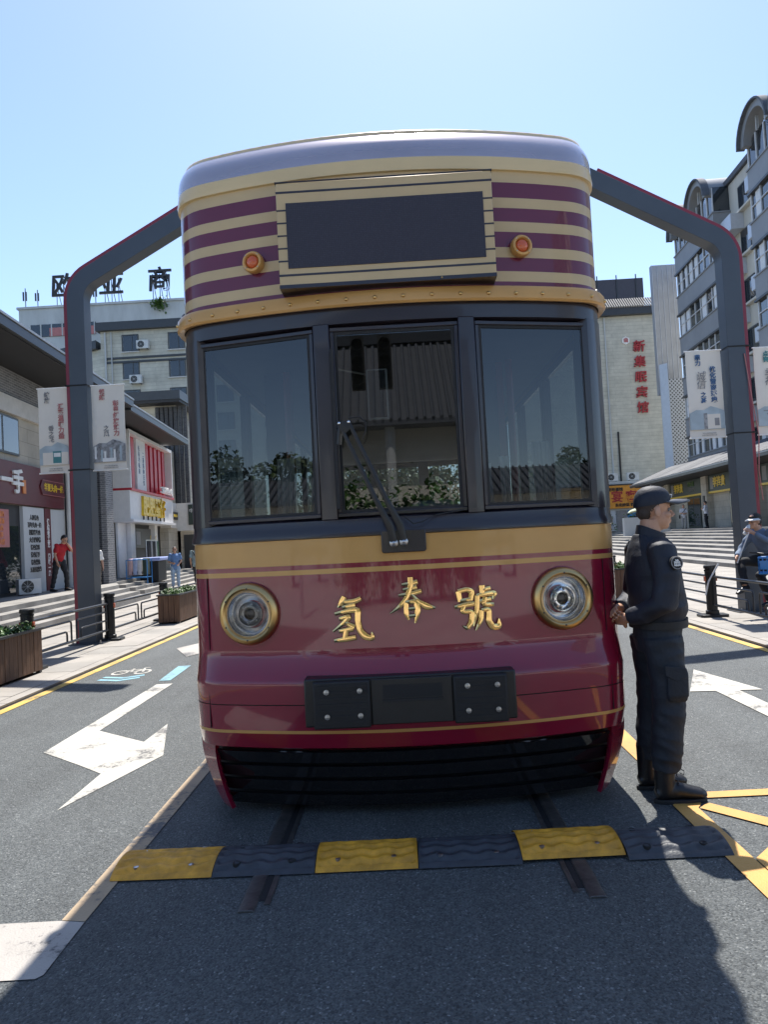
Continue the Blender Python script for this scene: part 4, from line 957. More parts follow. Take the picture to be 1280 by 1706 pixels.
# platform and steps in front of the left shops
pf = tag(MB().prism([LW(-3, -14), LW(1.9, -14), LW(1.9, 4.6), LW(1.0, 7.2), LW(1.0, 24), LW(-3, 24)], KZ - .01, PL).build('terrace_left', M['stone']), 'raised stone terrace in front of the red shop', kind='structure')
for k in range(3):
    zt = PL - .115 * (k + 1) - .001; xo = 1.9 + .34 * (k + 1)
    for j in range(10):
        y0 = -14 + j * 1.86
        if y0 + 1.85 > 4.6: continue
        p = [LW(xo - .345, y0 + .004), LW(xo, y0 + .004), LW(xo, y0 + 1.852), LW(xo - .345, y0 + 1.852)]
        MB().prism(p, KZ - .005, zt - random.uniform(0, .004)).build('step_slab', M['stone'], pf)
for k in range(3):
    zt = PL - .115 * (k + 1) - .001; xo = 1.0 + .34 * (k + 1)
    for j in range(7):
        y0 = 7.3 + j * 2.2; p = [LW(xo - .345, y0 + .004), LW(xo, y0 + .004), LW(xo, y0 + 2.19), LW(xo - .345, y0 + 2.19)]
        MB().prism(p, KZ - .005, zt - random.uniform(0, .004)).build('step_slab', M['stone'], pf)
# air conditioner on the terrace
def ac_unit(loc, rz, label, group=None, s=1.0):
    o = thing('air_conditioner', label, 'air conditioner', loc, rz, group)
    BX('case', M['acwhite'], o, -.42 * s, .42 * s, -.16 * s, .16 * s, .04 * s, .62 * s, bevel=.015)
    MB().lathe([(.245 * s, 0), (.25 * s, .012), (.235 * s, .016)], (-.1 * s, -.161 * s, .33 * s), (0, -1, 0), 24).build('fan_ring', M['acwhite'], o)
    MB().lathe([(.0005, .004), (.235 * s, .004)], (-.1 * s, -.161 * s, .33 * s), (0, -1, 0), 24).build('fan', M['blackplastic'], o)
    for k in range(4):
        a = k * math.pi / 4; c, q = math.cos(a) * .235 * s, math.sin(a) * .235 * s
        MB().tube([(-.1 * s - c, -.175 * s, .33 * s - q), (-.1 * s + c, -.175 * s, .33 * s + q)], .006 * s, 5).build('grille_bar', M['acwhite'], o)
    for x in (-.3, .3): BX('bracket', M['darkalu'], o, x * s - .02, x * s + .02, -.16 * s, .2 * s, 0, .04 * s)
    return o
ac_unit((*LW(.45, 1.02), PL), 48, 'white air conditioner standing on the terrace by the red shop', None, .74)

# ------------------------------------------------------------------ left side: red slatted shop
s2 = thing('snack_shop', 'beige shop with red slatted panel, white fascia and yellow letters', 'building', (-11, 20, 0), LROT)
BX('wall', M['beige'], s2, -7, -.25, 7.9, 26, 0, 7.15)
BX('corner_column', M['beige'], s2, -.249, .0, 20.4, 23.8, 0, 7.1)
fr = MB()
for y0, y1, z0, z1 in ((11.3, 19.1, 6.65, 6.8), (11.3, 11.45, 4.30, 6.645), (18.95, 19.1, 4.30, 6.645)): fr.bx(-.2, .55, y0, y1, z0, z1)
fr.build('white_frame', M['white'], s2)
BX('red_back_panel', M['signred'], s2, -.2, .0, 11.45, 18.95, 4.30, 6.645)
for k in range(9):
    y = 11.62 + k * .8
    if 2 <= k <= 3: continue
    BX('red_slat', M['bright_red'], s2, .01, .30, y, y + .46, 4.32, 6.64)
BX('white_text_panel', M['white'], s2, .02, .36, 13.05, 14.55, 4.32, 6.64)
vtext('panel_text', '长春老味道', .26, (.365, 13.45, 5.7), '+x', M['letter_blue'], s2, depth=.004)
vtext('panel_text', '二道街的记忆', .26, (.365, 14.15, 5.35), '+x', M['letter_blue'], s2, depth=.004)
BX('red_strip', M['bright_red'], s2, -.2, .58, 11.3, 19.15, 4.20, 4.298)
text('frame_text', '二道街特色小吃', .36, (.60, 17.4, 4.52), '+x', M['letter_white'], s2, depth=.03, bold=.01)
BX('white_fascia', M['white'], s2, -.2, .50, 11.25, 19.1, 2.98, 4.195)
text('fascia_text', '肥肥蛋仔', .92, (.56, 15.0, 3.55), '+x', M['letter_yellow'], s2, depth=.06, bold=.03, sx=1.12)
for k in range(6): BX('letter_bracket', M['darkalu'], s2, .505, .56, 13.2 + k * .75, 13.24 + k * .75, 3.0, 3.2)
BX('fascia_lip', M['white'], s2, -.2, .62, 11.25, 19.15, 2.86, 2.975)
BX('white_fascia', M['offwhite'], s2, -.2, .35, 19.16, 20.9, 2.75, 4.1)
b2 = BX('small_sign', M['letter_dark'], s2, .352, .42, 19.4, 20.7, 3.2, 3.6)
BX('small_sign_text', M['letter_yellow'], b2, .422, .426, 19.6, 20.5, 3.34, 3.48)
BX('white_fascia', M['offwhite'], s2, .35, 2.2, 20.6, 20.9, 2.6, 4.1)
BX('green_sign', M['green_sign'], s2, 1.0, 1.7, 20.5, 20.595, 2.9, 4.0)
text('green_sign_text', '中国', .25, (1.3, 20.49, 3.65), '-y', M['letter_white'], s2, depth=.004)
BX('eave', M['soffit'], s2, -.24, 1.5, 7.95, 18.2, 6.95, 7.06)
BX('eave_gutter', M['eave'], s2, 1.5, 1.6, 7.95, 18.3, 6.95, 7.22)
BX('eave_trim', M['eavetrim'], s2, 1.605, 1.63, 7.95, 18.3, 7.18, 7.24)
BX('roof', M['eave'], s2, -.24, 1.5, 7.95, 18.2, 7.065, 7.2)
BX('opening_shade_panel', M['soffit'], s2, -.249, -.2, 12.0, 19.0, PL, 2.85)  # flat dark panel painted as the shaded shop interior
BX('lilac_door_panel', M['white'], s2, -.19, -.1, 11.4, 12.6, PL, 2.85)
BX('white_pier', M['white'], s2, -.19, .1, 12.65, 13.3, PL, 2.85)
BX('white_pier', M['white'], s2, -.19, .1, 16.8, 17.3, PL, 2.85)
nb = BX('notice_board', M['letter_dark'], s2, -.05, .0, 13.6, 16.4, 1.75, 2.65)
BX('notice', M['letter_grey'], nb, .001, .008, 13.8, 14.5, 1.9, 2.5)
BX('pier', M['beige'], s2, -.24, .2, 19.2, 20.3, PL, 2.74)
# upper white brick wall with its own eave
up = thing('courtyard_building', 'pale brick building with dark eave and lattice panels behind the snack shop', 'building', (-16.5, 42, 0), 0)
BX('wall', M['hotelwall'], up, 0, 4.0, .2, 6, 0, 9.9)
BX('eave', M['eave'], up, -.6, 4.6, -.9, 6.5, 9.95, 10.45)
BX('eave_soffit', M['soffit'], up, -.55, 4.55, -.85, 6.4, 9.80, 9.945)
for k in range(7):
    BX('lattice_panel', M['darkbrick'], up, 2.9 + k * .001 + .26 * k, 3.1 + .26 * k, .0, .19, 2.9, 9.7)
BX('ground_floor', M['beige'], up, 2.5, 5.6, .2, 4, 0, 2.8)
BX('shop_door', M['darkalu'], up, 4.2, 5.2, .12, .199, .5, 2.4)

# ------------------------------------------------------------------ things on the left terrace
rack = thing('clothes_rack', 'clothes rack hung with dark garments outside the snack shop', 'clothes rack', (*LW(.75, 13.6), PL), 90 + LROT)
for x in (-1.0, 1.0): MB().tube([(x, 0, 0), (x, 0, 1.55)], .02, 6).build('upright', M['steel'], rack)
MB().tube([(-1.0, 0, 1.55), (1.0, 0, 1.55)], .02, 6).build('rail', M['steel'], rack)
for k, (c, nm) in enumerate((((.012, .012, .014), 'a'), ((.012, .012, .014), 'a'), ((.3, .3, .3), 'b'), ((.012, .012, .014), 'a'), ((.012, .012, .014), 'a'), ((.4, .42, .4), 'c'), ((.05, .12, .06), 'd'))):
    x = -.8 + k * .27; h = .7 + .25 * ((k * 7) % 3)
    g = MB().prism([(x - .11, 1.5), (x + .11, 1.5), (x + .15, 1.5 - h), (x - .15, 1.5 - h)], -.06, .06, 'y').build('garment', cloth('rack' + nm, c), rack, bevel=.03)
for k in range(2):
    MB().tube([(-.2 + k * .9, 0, 1.57), (-.2 + k * .9, 0, 1.72), (-.14 + k * .9, 0, 1.76)], .012, 5).build('hook', M['letter_yellow'], rack)
tb = thing('covered_stall', 'stall table under a pale blue sheet with black sides', 'stall', (*LW(1.2, 11.4), PL - .2), LROT)
BX('black_side', M['black'], tb, -.55, .55, -.9, .5, .0, .85, bevel=.03)
BX('blue_sheet', cloth('paleblue', (.30, .36, .62)), tb, -.65, .65, -1.0, .6, .85, 1.0, bevel=.04)
tb2 = thing('folding_stand', 'low blue wire stand hung with pale shirts beside the covered stall', 'stand', (*LW(1.3, 9.3), PL - .2), LROT)
for x in (-.4, .4):
    for y in (-.35, .35): MB().tube([(x, y, 0), (x, y, .95)], .018, 6).build('leg', M['blue_bike'], tb2)
for z in (.25, .95):
    for y in (-.35, .35): MB().tube([(-.4, y, z), (.4, y, z)], .015, 6).build('bar', M['blue_bike'], tb2)
for k in range(4):
    BX('hung_shirt', cloth(('pink', 'lightblue', 'white1', 'darkg')[k], ((.55, .38, .38), (.35, .42, .6), (.6, .6, .62), (.03, .05, .04))[k]), tb2, -.36 + k * .19, -.22 + k * .19, -.3, .3, .35, 1.0, bevel=.03)

# ------------------------------------------------------------------ left background: cream block and the tower with roof letters
def window(parent, x0, x1, z0, z1, y, frame='darkalu', curtain=True, mull=(.62,)):
    """window set in a wall facing -y: frame, two panes, curtain behind"""
    w = MB()
    for a, b, c, d in ((x0, x1, z0, z0 + .09), (x0, x1, z1 - .09, z1), (x0, x0 + .08, z0 + .09, z1 - .09), (x1 - .08, x1, z0 + .09, z1 - .09)): w.bx(a, b, y - .06, y + .02, c, d)
    for t in mull: xm = x0 + (x1 - x0) * t; w.bx(xm - .035, xm + .035, y - .055, y + .02, z0 + .09, z1 - .09)
    o = w.build('window', M[frame], parent)
    xs = [x0 + .08] + [x0 + (x1 - x0) * t for t in mull] + [x1 - .08]
    for a, b in zip(xs, xs[1:]): BX('pane', M['pane'], o, a + .03, b - .03, y - .02, y - .014, z0 + .09, z1 - .09)
    if curtain: BX('curtain', M['curtain'], o, x0 + .1, x0 + (x1 - x0) * random.uniform(.3, .6), y - .008, y - .004, z0 + .1, z1 - .1)
    BX('sill', M['offwhite'], o, x0 - .1, x1 + .1, y - .16, y - .0605, z0 - .1, z0 - .002)
    return o
cd = thing('cream_block', 'cream clad block with dark cornice and small windows behind the street', 'building', (-20, 72, 0))
BX('wall', M['hotelwall'], cd, -8.4, 14, 0, 14, 0, 23.2)
MB().prism([(-8.4, .0), (-8.4, 14), (-20, 18), (-20, 6)], 0, 21.5).build('wing_wall', M['hotelwall'], cd)
BX('cornice', M['eave'], cd, -8.7, 14.3, -.5, 14.3, 23.2, 24.0)
MB().prism([(-8.71, -.45), (-8.71, 14), (-20.5, 17.7), (-20.5, 5.5)], 21.5, 22.3).build('wing_cornice', M['eave'], cd)
for z in (20.35, 20.75): BX('string_course', M['eave'], cd, -8.0, 14, -.12, -.001, z - .35, z - .15)
for fl in range(6):
    for i in range(4):
        x = -6.3 + i * 4.55; z = 21.1 - fl * 2.72
        if z < 3: continue
        window(cd, x, x + 1.65, z, z + 1.68, 0)
MB().tube([(-7.9, -.15, 2), (-7.9, -.15, 23.1)], .09, 8).build('downpipe', M['concrete'], cd)
MB().tube([(-7.3, -.15, 2), (-7.3, -.15, 23.1)], .06, 8).build('downpipe', M['concrete'], cd)
ac_unit((-24.1, 71.6, 21.15), 0, 'white air conditioner beside the top left window of the cream block', 'air conditioners on the cream block', 1.4)
ac_unit((-24.9, 71.6, 17.8), 0, 'white air conditioner under the second window of the cream block', 'air conditioners on the cream block', 1.4)
te = thing('department_store_tower', 'weathered grey concrete block carrying big roof letters', 'building', (-40, 95, 0))
BX('wall', M['concrete'], te, -8, 26, 0, 18, 0, 33.6)
BX('window_band', M['pane'], te, -6.5, 2.0, -.1, -.001, 29.9, 31.5)
BX('red_panel', M['letter_faded'], te, -4.0, 2.0, -.14, -.101, 29.9, 31.0)
for k in range(7): BX('window_post', M['concrete'], te, -6.6 + k * 1.4, -6.45 + k * 1.4, -.16, -.101, 29.9, 31.5)
BX('parapet', M['concrete'], te, -8.2, 26.2, -.2, .3, 33.605, 33.9)
def roof_letter(ch, x, z, label):
    o = thing('roof_letter', label, 'sign letter', (x, 95.4, 33.9), 0, 'roof letters on the grey tower')
    text('character', ch, 3.3, (0, -.2, z - 33.9), '-y', M['letter_dark'], o, depth=.12, bold=.05, shear=.06)
    for dx in (-.9, 0, .9):
        MB().tube([(dx, 0, 0), (dx, 0, z - 33.9 + 1)], .05, 5).build('strut', M['darkalu'], o)
        MB().tube([(dx, 1.6, 0), (dx, 0, z - 33.9 + .5)], .05, 5).build('strut', M['darkalu'], o)
roof_letter('欧', -42.2, 36.3, 'big dark roof letter 欧 on the tower, the one next to the phone mast')
roof_letter('亚', -35.9, 36.2, 'big dark roof letter 亚 standing between the other two')
roof_letter('商', -29.6, 36.4, 'big dark roof letter 商 standing over the tuft of weeds')
for x, h, l in ((-47.2, 2.6, 'mobile phone mast at the corner of the grey tower roof'), (-45.6, 2.3, 'thin aerial mast between the corner and the first roof letter'), (-38.0, 2.6, 'aerial mast between two roof letters')):
    o = thing('aerial_mast', l, 'mast', (x, 95.3, 33.9), 0, 'aerials on the grey tower')
    MB().tube([(0, 0, 0), (0, 0, h)], .06, 6).build('pole', M['darkalu'], o)
    for k in range(2): BX('antenna', M['darkalu'], o, -.28 + k * .36, -.12 + k * .36, -.2, -.05, h * .35, h * .8)
mb = MB(); leaves(mb, 260, lambda: (random.gauss(-29.5, .5), 94.6 + random.uniform(-.3, .2), 33.2 + random.gauss(0, .35)), .35)
tag(mb.build('roof_weed', M['leaf']), 'tuft of green weeds growing on the grey tower parapet', 'plants')

# ------------------------------------------------------------------ right side: arcade shops, steps, housing block
RROT = -2.86
def RW(x, y):
    a = R(RROT); return (19 + x * math.cos(a) - y * math.sin(a), x * math.sin(a) + y * math.cos(a))
TZ = 1.18
terr = tag(MB().prism([RW(-3.0, 12), RW(1, 12), RW(1, 70), RW(-3.0, 70)], KZ - .01, TZ).build('terrace_right', M['stone']), 'raised stone terrace in front of the arcade shops', kind='structure')
for k in range(8):
    zt = TZ - .125 * (k + 1); x1 = -3.0 - .80 * k; x0 = x1 - .80
    y = 14.0 + (k % 3) * .7
    while y < 66:
        L = 3.4 + .4 * ((k * 3 + int(y)) % 3)
        p = [RW(x0, y + .006), RW(x1 + .06, y + .006), RW(x1 + .06, y + L - .006), RW(x0, y + L - .006)]
        MB().prism(p, max(KZ - .008, zt - .22), zt - random.uniform(0, .006)).build('step_slab', M['stone'], terr, bevel=.012)
        y += L
arc = thing('arcade_shops', 'row of stone clad shops under a sloping grey tile roof', 'building', (19, 0, 0), RROT)
BX('wall', M['beige'], arc, .0, 6, 24, 64, 0, 5.2)
# tile roof: slab with round cover tile ribs
MB().prism([(-2.35, 4.92), (-2.35, 5.02), (.9, 6.35), (.9, 6.2), (0, 5.0), (-2.2, 4.86)], 24, 64.5, 'y').build('roof_slab', M['roofgrey'], arc)
rb = MB(); y = 24.1
while y < 64.4:
    rb.tube([(-2.37, y, 5.035), (.88, y, 6.365)], .05, 6); y += .24
rb.build('tile_ribs', M['roofgrey'], arc, smooth=60, kind='stuff')
BX('eave_board', M['eave'], arc, -2.46, -2.36, 24, 64.6, 4.78, 5.0)
BX('eave_edge', M['eavetrim'], arc, -2.50, -2.465, 24, 64.6, 4.94, 5.02)
BX('soffit', M['soffit'], arc, -2.2, .0, 24.0, 64, 4.76, 4.84)
for y0, y1 in ((60.8, 61.8), (52.2, 53.2), (43.9, 44.9), (35.5, 36.5), (28, 29)):
    BX('pier', M['beige'], arc, -.45, -.001, y0, y1, TZ, 4.75)
    sg_ = BX('wall_lantern', M['darkalu'], arc, -.52, -.452, y0 + .35, y0 + .65, 2.5, 3.4)
for y0, y1, tx in ((53.25, 60.75, '李连贵'), (44.95, 52.15, '李连贵'), (36.55, 43.85, '老昌')):
    s_ = BX('shop_sign', M['green_sign'], arc, -.30, -.02, y0, y1, 3.65, 4.74)
    text('sign_text', tx, .72, (-.31, (y0 + y1) / 2 + 1.6, 4.2), '-x', M['letter_yellow'], s_, depth=.02, bold=.02)
    text('sign_text', '熏肉大饼', .36, (-.31, (y0 + y1) / 2 - 1.3, 4.4), '-x', M['leaf'], s_, depth=.01, bold=.008)
    text('sign_text', '吉菜老字号', .26, (-.31, (y0 + y1) / 2 - 1.5, 4.0), '-x', M['letter_grey'], s_, depth=.01)
    BX('logo_panel', M['letter_grey'], s_, -.305, -.301, y1 - .9, y1 - .35, 3.8, 4.6)
    BX('yellow_edge', M['letter_yellow'], s_, -.32, -.05, y0, y1, 3.52, 3.645)
    d_ = BX('shop_door', M['green_sign'], arc, -.06, -.001, y0 + 1.4, y0 + 4.2, TZ, 3.5)
    for k in range(2): BX('door_pane', M['pane'], d_, -.07, -.063, y0 + 1.5 + k * 1.35, y0 + 2.75 + k * 1.35, TZ + .15, 3.35)
res = thing('housing_block', 'grey and cream housing block with banded bay windows and arched dormers', 'building', (19, 0, 0), RROT)
BX('wall', M['rescream'], res, 2.2, 14, 20, 62, 0, 24.6)
BX('roof', M['roofgrey'], res, 2.0, 14.2, 19.8, 62.2, 24.65, 25.0)
FB = [21.4, 18.12, 14.85, 11.6, 8.35]
def bay(y0, y1, arches):
    b_ = BX('bay_core', M['pane'], res, 1.12, 2.199, y0 + .12, y1 - .12, 6.2, 24.4)
    for i, z in enumerate(FB + [5.3]):
        BX('spandrel', M['resgrey'], res, 1.0, 2.198, y0, y1, z, z + 1.36)
        BX('spandrel_lip', M['eave'], res, .90, 2.197, y0 - .1, y1 + .1, z - .14, z - .002)
        BX('spandrel_cap', M['resgrey'], res, .93, 2.196, y0 - .06, y1 + .06, z + 1.362, z + 1.45)
    n = 7
    for i, z in enumerate(FB):
        zb = (FB + [5.3])[i + 1] + 1.451; zt = z - .141
        for k in range(n + 1):
            y = y0 + .12 + (y1 - y0 - .24) * k / n
            BX('window_post', M['alu'], res, 1.04, 1.118, y - .05, y + .05, zb, zt)
        for k in range(n):
            if random.random() < .5:
                y = y0 + .2 + (y1 - y0 - .24) * k / n; BX('curtain', M['curtain'], res, 1.121 - .012, 1.119 - .004, y, y + (y1 - y0) / n * random.uniform(.4, .85), zb + .02, zt - .02)
        BX('window_rail', M['alu'], res, 1.045, 1.117, y0 + .12, y1 - .12, zb + .9, zb + .96)
        for xx in (1.3, 1.75): BX('window_post', M['darkalu'], res, xx - .04, xx + .04, y0 + .05, y0 + .118, zb, zt)
    # top storey with arched dormers
    BX('top_wall', M['pane'], res, 1.10, 2.19, y0 + .1, y1 - .1, 22.86, 24.6)
    for k in range(9):
        y = y0 + .15 + (y1 - y0 - .3) * k / 8; BX('window_post', M['alu'], res, 1.03, 1.099, y - .06, y + .06, 22.86, 24.55)
    for c, r in arches:
        pts = [(c - r * math.cos(math.pi * k / 16), 24.1 + r * .95 * math.sin(math.pi * k / 16)) for k in range(17)]
        pin = [(c - (r - .42) * math.cos(math.pi * k / 16), 24.1 + (r - .42) * .95 * math.sin(math.pi * k / 16)) for k in range(17)]
        MB().prism(pts + pin[::-1], .62, 5, 'x').build('arched_dormer', M['resgrey'], res, smooth=30)
        pt2 = [(c - (r + .16) * math.cos(math.pi * k / 16), 24.05 + (r + .16) * .95 * math.sin(math.pi * k / 16)) for k in range(17)]
        MB().prism(pt2 + [(p[0] * 1.0, p[1]) for p in pts[::-1]], .40, .9, 'x').build('dormer_hood', M['roofgrey'], res, smooth=30)
        MB().prism([(c - (r - .43), 24.5)] + pin + [(c + (r - .43), 24.5)], 1.1, 1.2, 'x').build('dormer_glass', M['pane'], res)
        for dy in (-r * .3, r * .3): BX('dormer_bar', M['alu'], res, 1.02, 1.09, c + dy - .05, c + dy + .05, 24.55, 24.5 + r * .62)
bay(51.5, 59.9, ((53.6, 1.9), (57.8, 1.9)))
bay(36.4, 45.7, ((43.6, 1.9), (39.2, 1.9)))
for i, z in enumerate([24.4] + FB):
    w_ = BX('recess_window', M['darkalu'], res, 2.12, 2.199, 48.4, 50.0, z - 2.3, z - .7)
    BX('pane', M['pane'], w_, 2.11, 2.118, 48.5, 49.9, z - 2.2, z - .8)
    q = BX('ac_cage', M['perf'], res, 1.35, 2.198, 49.5, 51.2, z - 3.6, z - 2.55)
    BX('recess_ledge', M['rescream'], res, 1.9, 2.197, 46, 51.4, z - 2.5, z - 2.36)
    q = BX('ac_cage', M['perf'], res, 1.5, 2.198, 46.1, 47.4, z - 2.2, z - 1.3)
MB().tube([(2.05, 47.8, 5), (2.05, 47.8, 24.5)], .09, 8).build('downpipe', M['rescream'], res, smooth=60)
# stair tower with mesh cladding, perforated screen
tw = thing('stair_tower', 'grey mesh clad stair tower rising beside the cream hotel', 'building', (23.3, 66.5, 0))
BX('cladding', M['tower'], tw, .15, 2.3, 0, .5, 13, 24.6)
for k in range(5): BX('seam', M['perf'], tw, .18 + k * .45, .22 + k * .45, -.04, -.001, 13, 24.6)
scr = thing('perforated_screen', 'pale perforated metal screen folded in front of the stair tower', 'screen', (23.4, 65.8, 0))
def perf_mat():
    m, nt, b = nodes_of('perforated_screen')
    tc = N(nt, 'ShaderNodeTexCoord'); sp = N(nt, 'ShaderNodeSeparateXYZ'); cb = N(nt, 'ShaderNodeCombineXYZ'); nt.links.new(tc.outputs['Object'], sp.inputs[0])
    nt.links.new(sp.outputs[0], cb.inputs[0]); nt.links.new(sp.outputs[2], cb.inputs[1])
    mp = N(nt, 'ShaderNodeMapping'); mp.inputs['Rotation'].default_value = (0, 0, R(45)); mp.inputs['Scale'].default_value = (4.2, 4.2, 1)
    nt.links.new(cb.outputs[0], mp.inputs['Vector'])
    v = N(nt, 'ShaderNodeTexVoronoi'); v.inputs['Randomness'].default_value = 0; v.inputs['Scale'].default_value = 1; nt.links.new(mp.outputs[0], v.inputs['Vector'])
    r = ramp(nt, v.outputs['Distance'], [(.30, (.05, .055, .06)), (.36, (.42, .45, .49))]); nt.links.new(r.outputs[0], b.inputs['Base Color']); b.inputs['Roughness'].default_value = .5
    return m
PERF = perf_mat()
MB().prism([(.55, -.3), (2.35, .0), (2.35, .08), (.55, -.22)], 5.9, 14.2).build('perforated_leaf', PERF, scr)
MB().prism([(.06, .35), (.549, -.3), (.549, -.22), (.06, .43)], 5.9, 15.6).build('plain_leaf', M['perf'], scr)
hot = thing('hotel', 'cream clad hotel wall with red vertical letters and tiled eave', 'building', (19, 75, 0))
BX('wall', M['hotelwall'], hot, -6, 7.8, 0, 12, 0, 22.9)
BX('eave_beam', M['eave'], hot, -6.2, 7.9, -.6, 1, 22.6, 23.25)
hr = MB()
for k in range(60): hr.tube([(-6.0 + k * .235, -.75, 23.32), (-6.0 + k * .235, .6, 24.5)], .09, 6)
hr.build('eave_tiles', M['slab'], hot, smooth=60, kind='stuff')
BX('eave_slab', M['roofgrey'], hot, -6.1, 7.85, -.55, .7, 23.26, 23.36)
BX('roof_house', M['glazed'], hot, -2, 7.4, 2.5, 8, 23.4, 27.2)
for k in range(5): BX('roof_house_bar', M['eave'], hot, -1.4 + k * 2.0, -1.3 + k * 2.0, 2.4, 2.49, 23.4, 27.6)
MB().tube([(2.4, -.12, 3), (2.4, -.12, 22.5)], .07, 6).build('downpipe', M['concrete'], hot)
MB().tube([(3.1, -.12, 3), (3.1, -.12, 11)], .09, 6).build('cable_duct', M['letter_dark'], hot)
vtext('hotel_letter', '新集眠宾馆', 1.2, (5.65, -.14, 16.3), '-y', M['letter_red'], hot, depth=.08, bold=.02, shear=.10, line=1.28)
lg = MB().prism([(4.43 + .42 * math.sin(k * math.pi / 3), 20.1 + .42 * math.cos(k * math.pi / 3)) for k in range(6)], -.14, -.01, 'y').build('logo', M['letter_white'], hot)
text('logo_mark', '曲', .48, (4.43, -.15, 20.1), '-y', M['letter_red'], lg, depth=.004, bold=.015)
osn = thing('noodle_house', 'low restaurant front with an orange signboard and posters', 'building', (18, 72, 0))
BX('wall', M['concrete'], osn, -3, 6.3, .2, 2.9, 0, 5.9)
sb = BX('orange_signboard', M['orange_sign'], osn, -2.5, 5.95, -.1, .19, 3.3, 5.5, bevel=.02)
text('sign_text', '盛宴客当', 1.15, (3.4, -.12, 4.35), '-y', M['letter_red'], sb, depth=.02, bold=.02, space=1.35)
text('sign_text', '东北炒菜 铁锅炖鱼', .34, (3.9, -.12, 3.6), '-y', M['letter_dark'], sb, depth=.02, bold=.01)
text('sign_text', '老味道馆', .36, (2.6, -.12, 5.1), '-y', M['letter_dark'], sb, depth=.02, bold=.01)
BX('sign_frame', M['eave'], osn, -2.6, 6.05, -.15, .19, 5.505, 5.62)
for k, mt in enumerate(('perf', 'letter_grey', 'blue_bike', 'letter_blue')): BX('poster', M[mt], osn, 1.6 + k * 1.05, 2.55 + k * 1.05, .12, .199, 1.0, 3.1)
for k, x in enumerate((20.6, 22.6)): ac_unit((x, 72.8, 5.92), 0, ('white' if k == 0 else 'pale') + ' air conditioner above the orange signboard' + (' at its middle' if k == 0 else ' near its end'), 'air conditioners over the orange sign', 1.3)
ch = MB().prism([(0, 0), (3.2, 0), (3.2, .25), (1.0, 1.25), (0, 1.25)], -.2, .2, 'y').build('stair_cheek_wall', M['concrete']); ch.location = (15.3, 52, .9); tag(ch, 'sloping grey stair cheek wall below the orange signboard', 'wall')
for x, y, l in ((18.6, 69.5, 'bushy green shrub under the orange signboard'), (21.2, 68.5, 'taller green shrub in front of the blue poster')):
    o = thing('shrub', l, 'shrub', (x, y, 1.1), 0, 'shrubs by the restaurant')
    mb = MB(); leaves(mb, 500, lambda: (random.gauss(0, .4), random.gauss(0, .4), abs(random.gauss(.8, .45))), .22); mb.build('foliage', M['leaf'], o)
    MB().tube([(0, 0, 0), (.05, 0, .8)], .04, 6).build('stem', M['bark'], o)

# ------------------------------------------------------------------ behind the camera: surroundings mirrored in the windscreens, added bounce floor
hl = thing('tile_roofed_hall', 'grey tile roofed hall mirrored in the tram windscreen', 'building', (0, -24, 0))
BX('wall', M['rescream'], hl, -11, 11, -8, -.6, 0, 6.6)  # wall kept pale to bounce fill light towards the tram
MB().prism([(.8, 6.6), (-4.5, 11.2), (-9.8, 6.6), (-9.8, 6.4), (.8, 6.4)], -12, 12, 'x').build('roof', M['roofgrey'], hl)
hr = MB()
for k in range(66): hr.tube([(-11.8 + k * .36, .85, 6.62), (-11.8 + k * .36, -4.4, 11.18)], .08, 5)
hr.build('roof_tiles', M['roofgrey'], hl, smooth=60, kind='stuff')
BX('ridge', M['eave'], hl, -12, 12, -4.8, -4.2, 11.2, 11.7)
for k in range(7): MB().tube([(-10 + k * 3.33, .1, 0), (-10 + k * 3.33, .1, 6.4)], .22, 10).build('column', M['concrete'], hl)
for sx, l in ((-1, 'low tiled side hall mirrored in the planter side window'), (1, 'low tiled side hall mirrored in the officer side window')):
    sh_ = thing('side_hall', l, 'building', (sx * 25, -20, 0), sx * 24, 'low side halls of the square')
    BX('wall', M['rescream'], sh_, -9, 9, -5, 0, 0, 3.6)  # pale like the main hall, for more bounced light
    MB().prism([(.7, 3.6), (-2.5, 5.0), (-5.7, 3.6), (-5.7, 3.45), (.7, 3.45)], -9.6, 9.6, 'x').build('roof', M['roofgrey'], sh_)
    hr = MB()
    for k in range(53): hr.tube([(-9.4 + k * .36, .75, 3.66), (-9.4 + k * .36, -2.45, 5.04)], .06, 5)
    hr.build('roof_tiles', M['roofgrey'], sh_, smooth=60, kind='stuff')
tag(MB().bx(-60, 60, -70, -2.6, -.004, .006).build('bounce_paving', M['bounce_floor']), 'unseen pale floor added to bounce light onto the tram', kind='structure')  # added floor out of view, bounces sun into the shaded side
for x, y, h, l in ((-1.6, 44, 7.5, 'green street tree in the street behind the tram'), (1.4, 50, 8, 'taller green street tree farther behind the tram')):
    o = thing('street_tree', l, 'tree', (x, y, 0), 0, 'trees in the street behind the tram')
    MB().tube([(0, 0, 0), (.1, .1, h * .3), (0, .2, h * .6)], [.2, .15, .1], 8).build('trunk', M['bark'], o, smooth=60)
    mb = MB(); leaves(mb, 9000, lambda: tuple(Vector((random.gauss(0, 1.5), random.gauss(0, 1.2), h * .47 + random.gauss(0, h * .17)))), .34); mb.build('crown', M['leaf'], o)
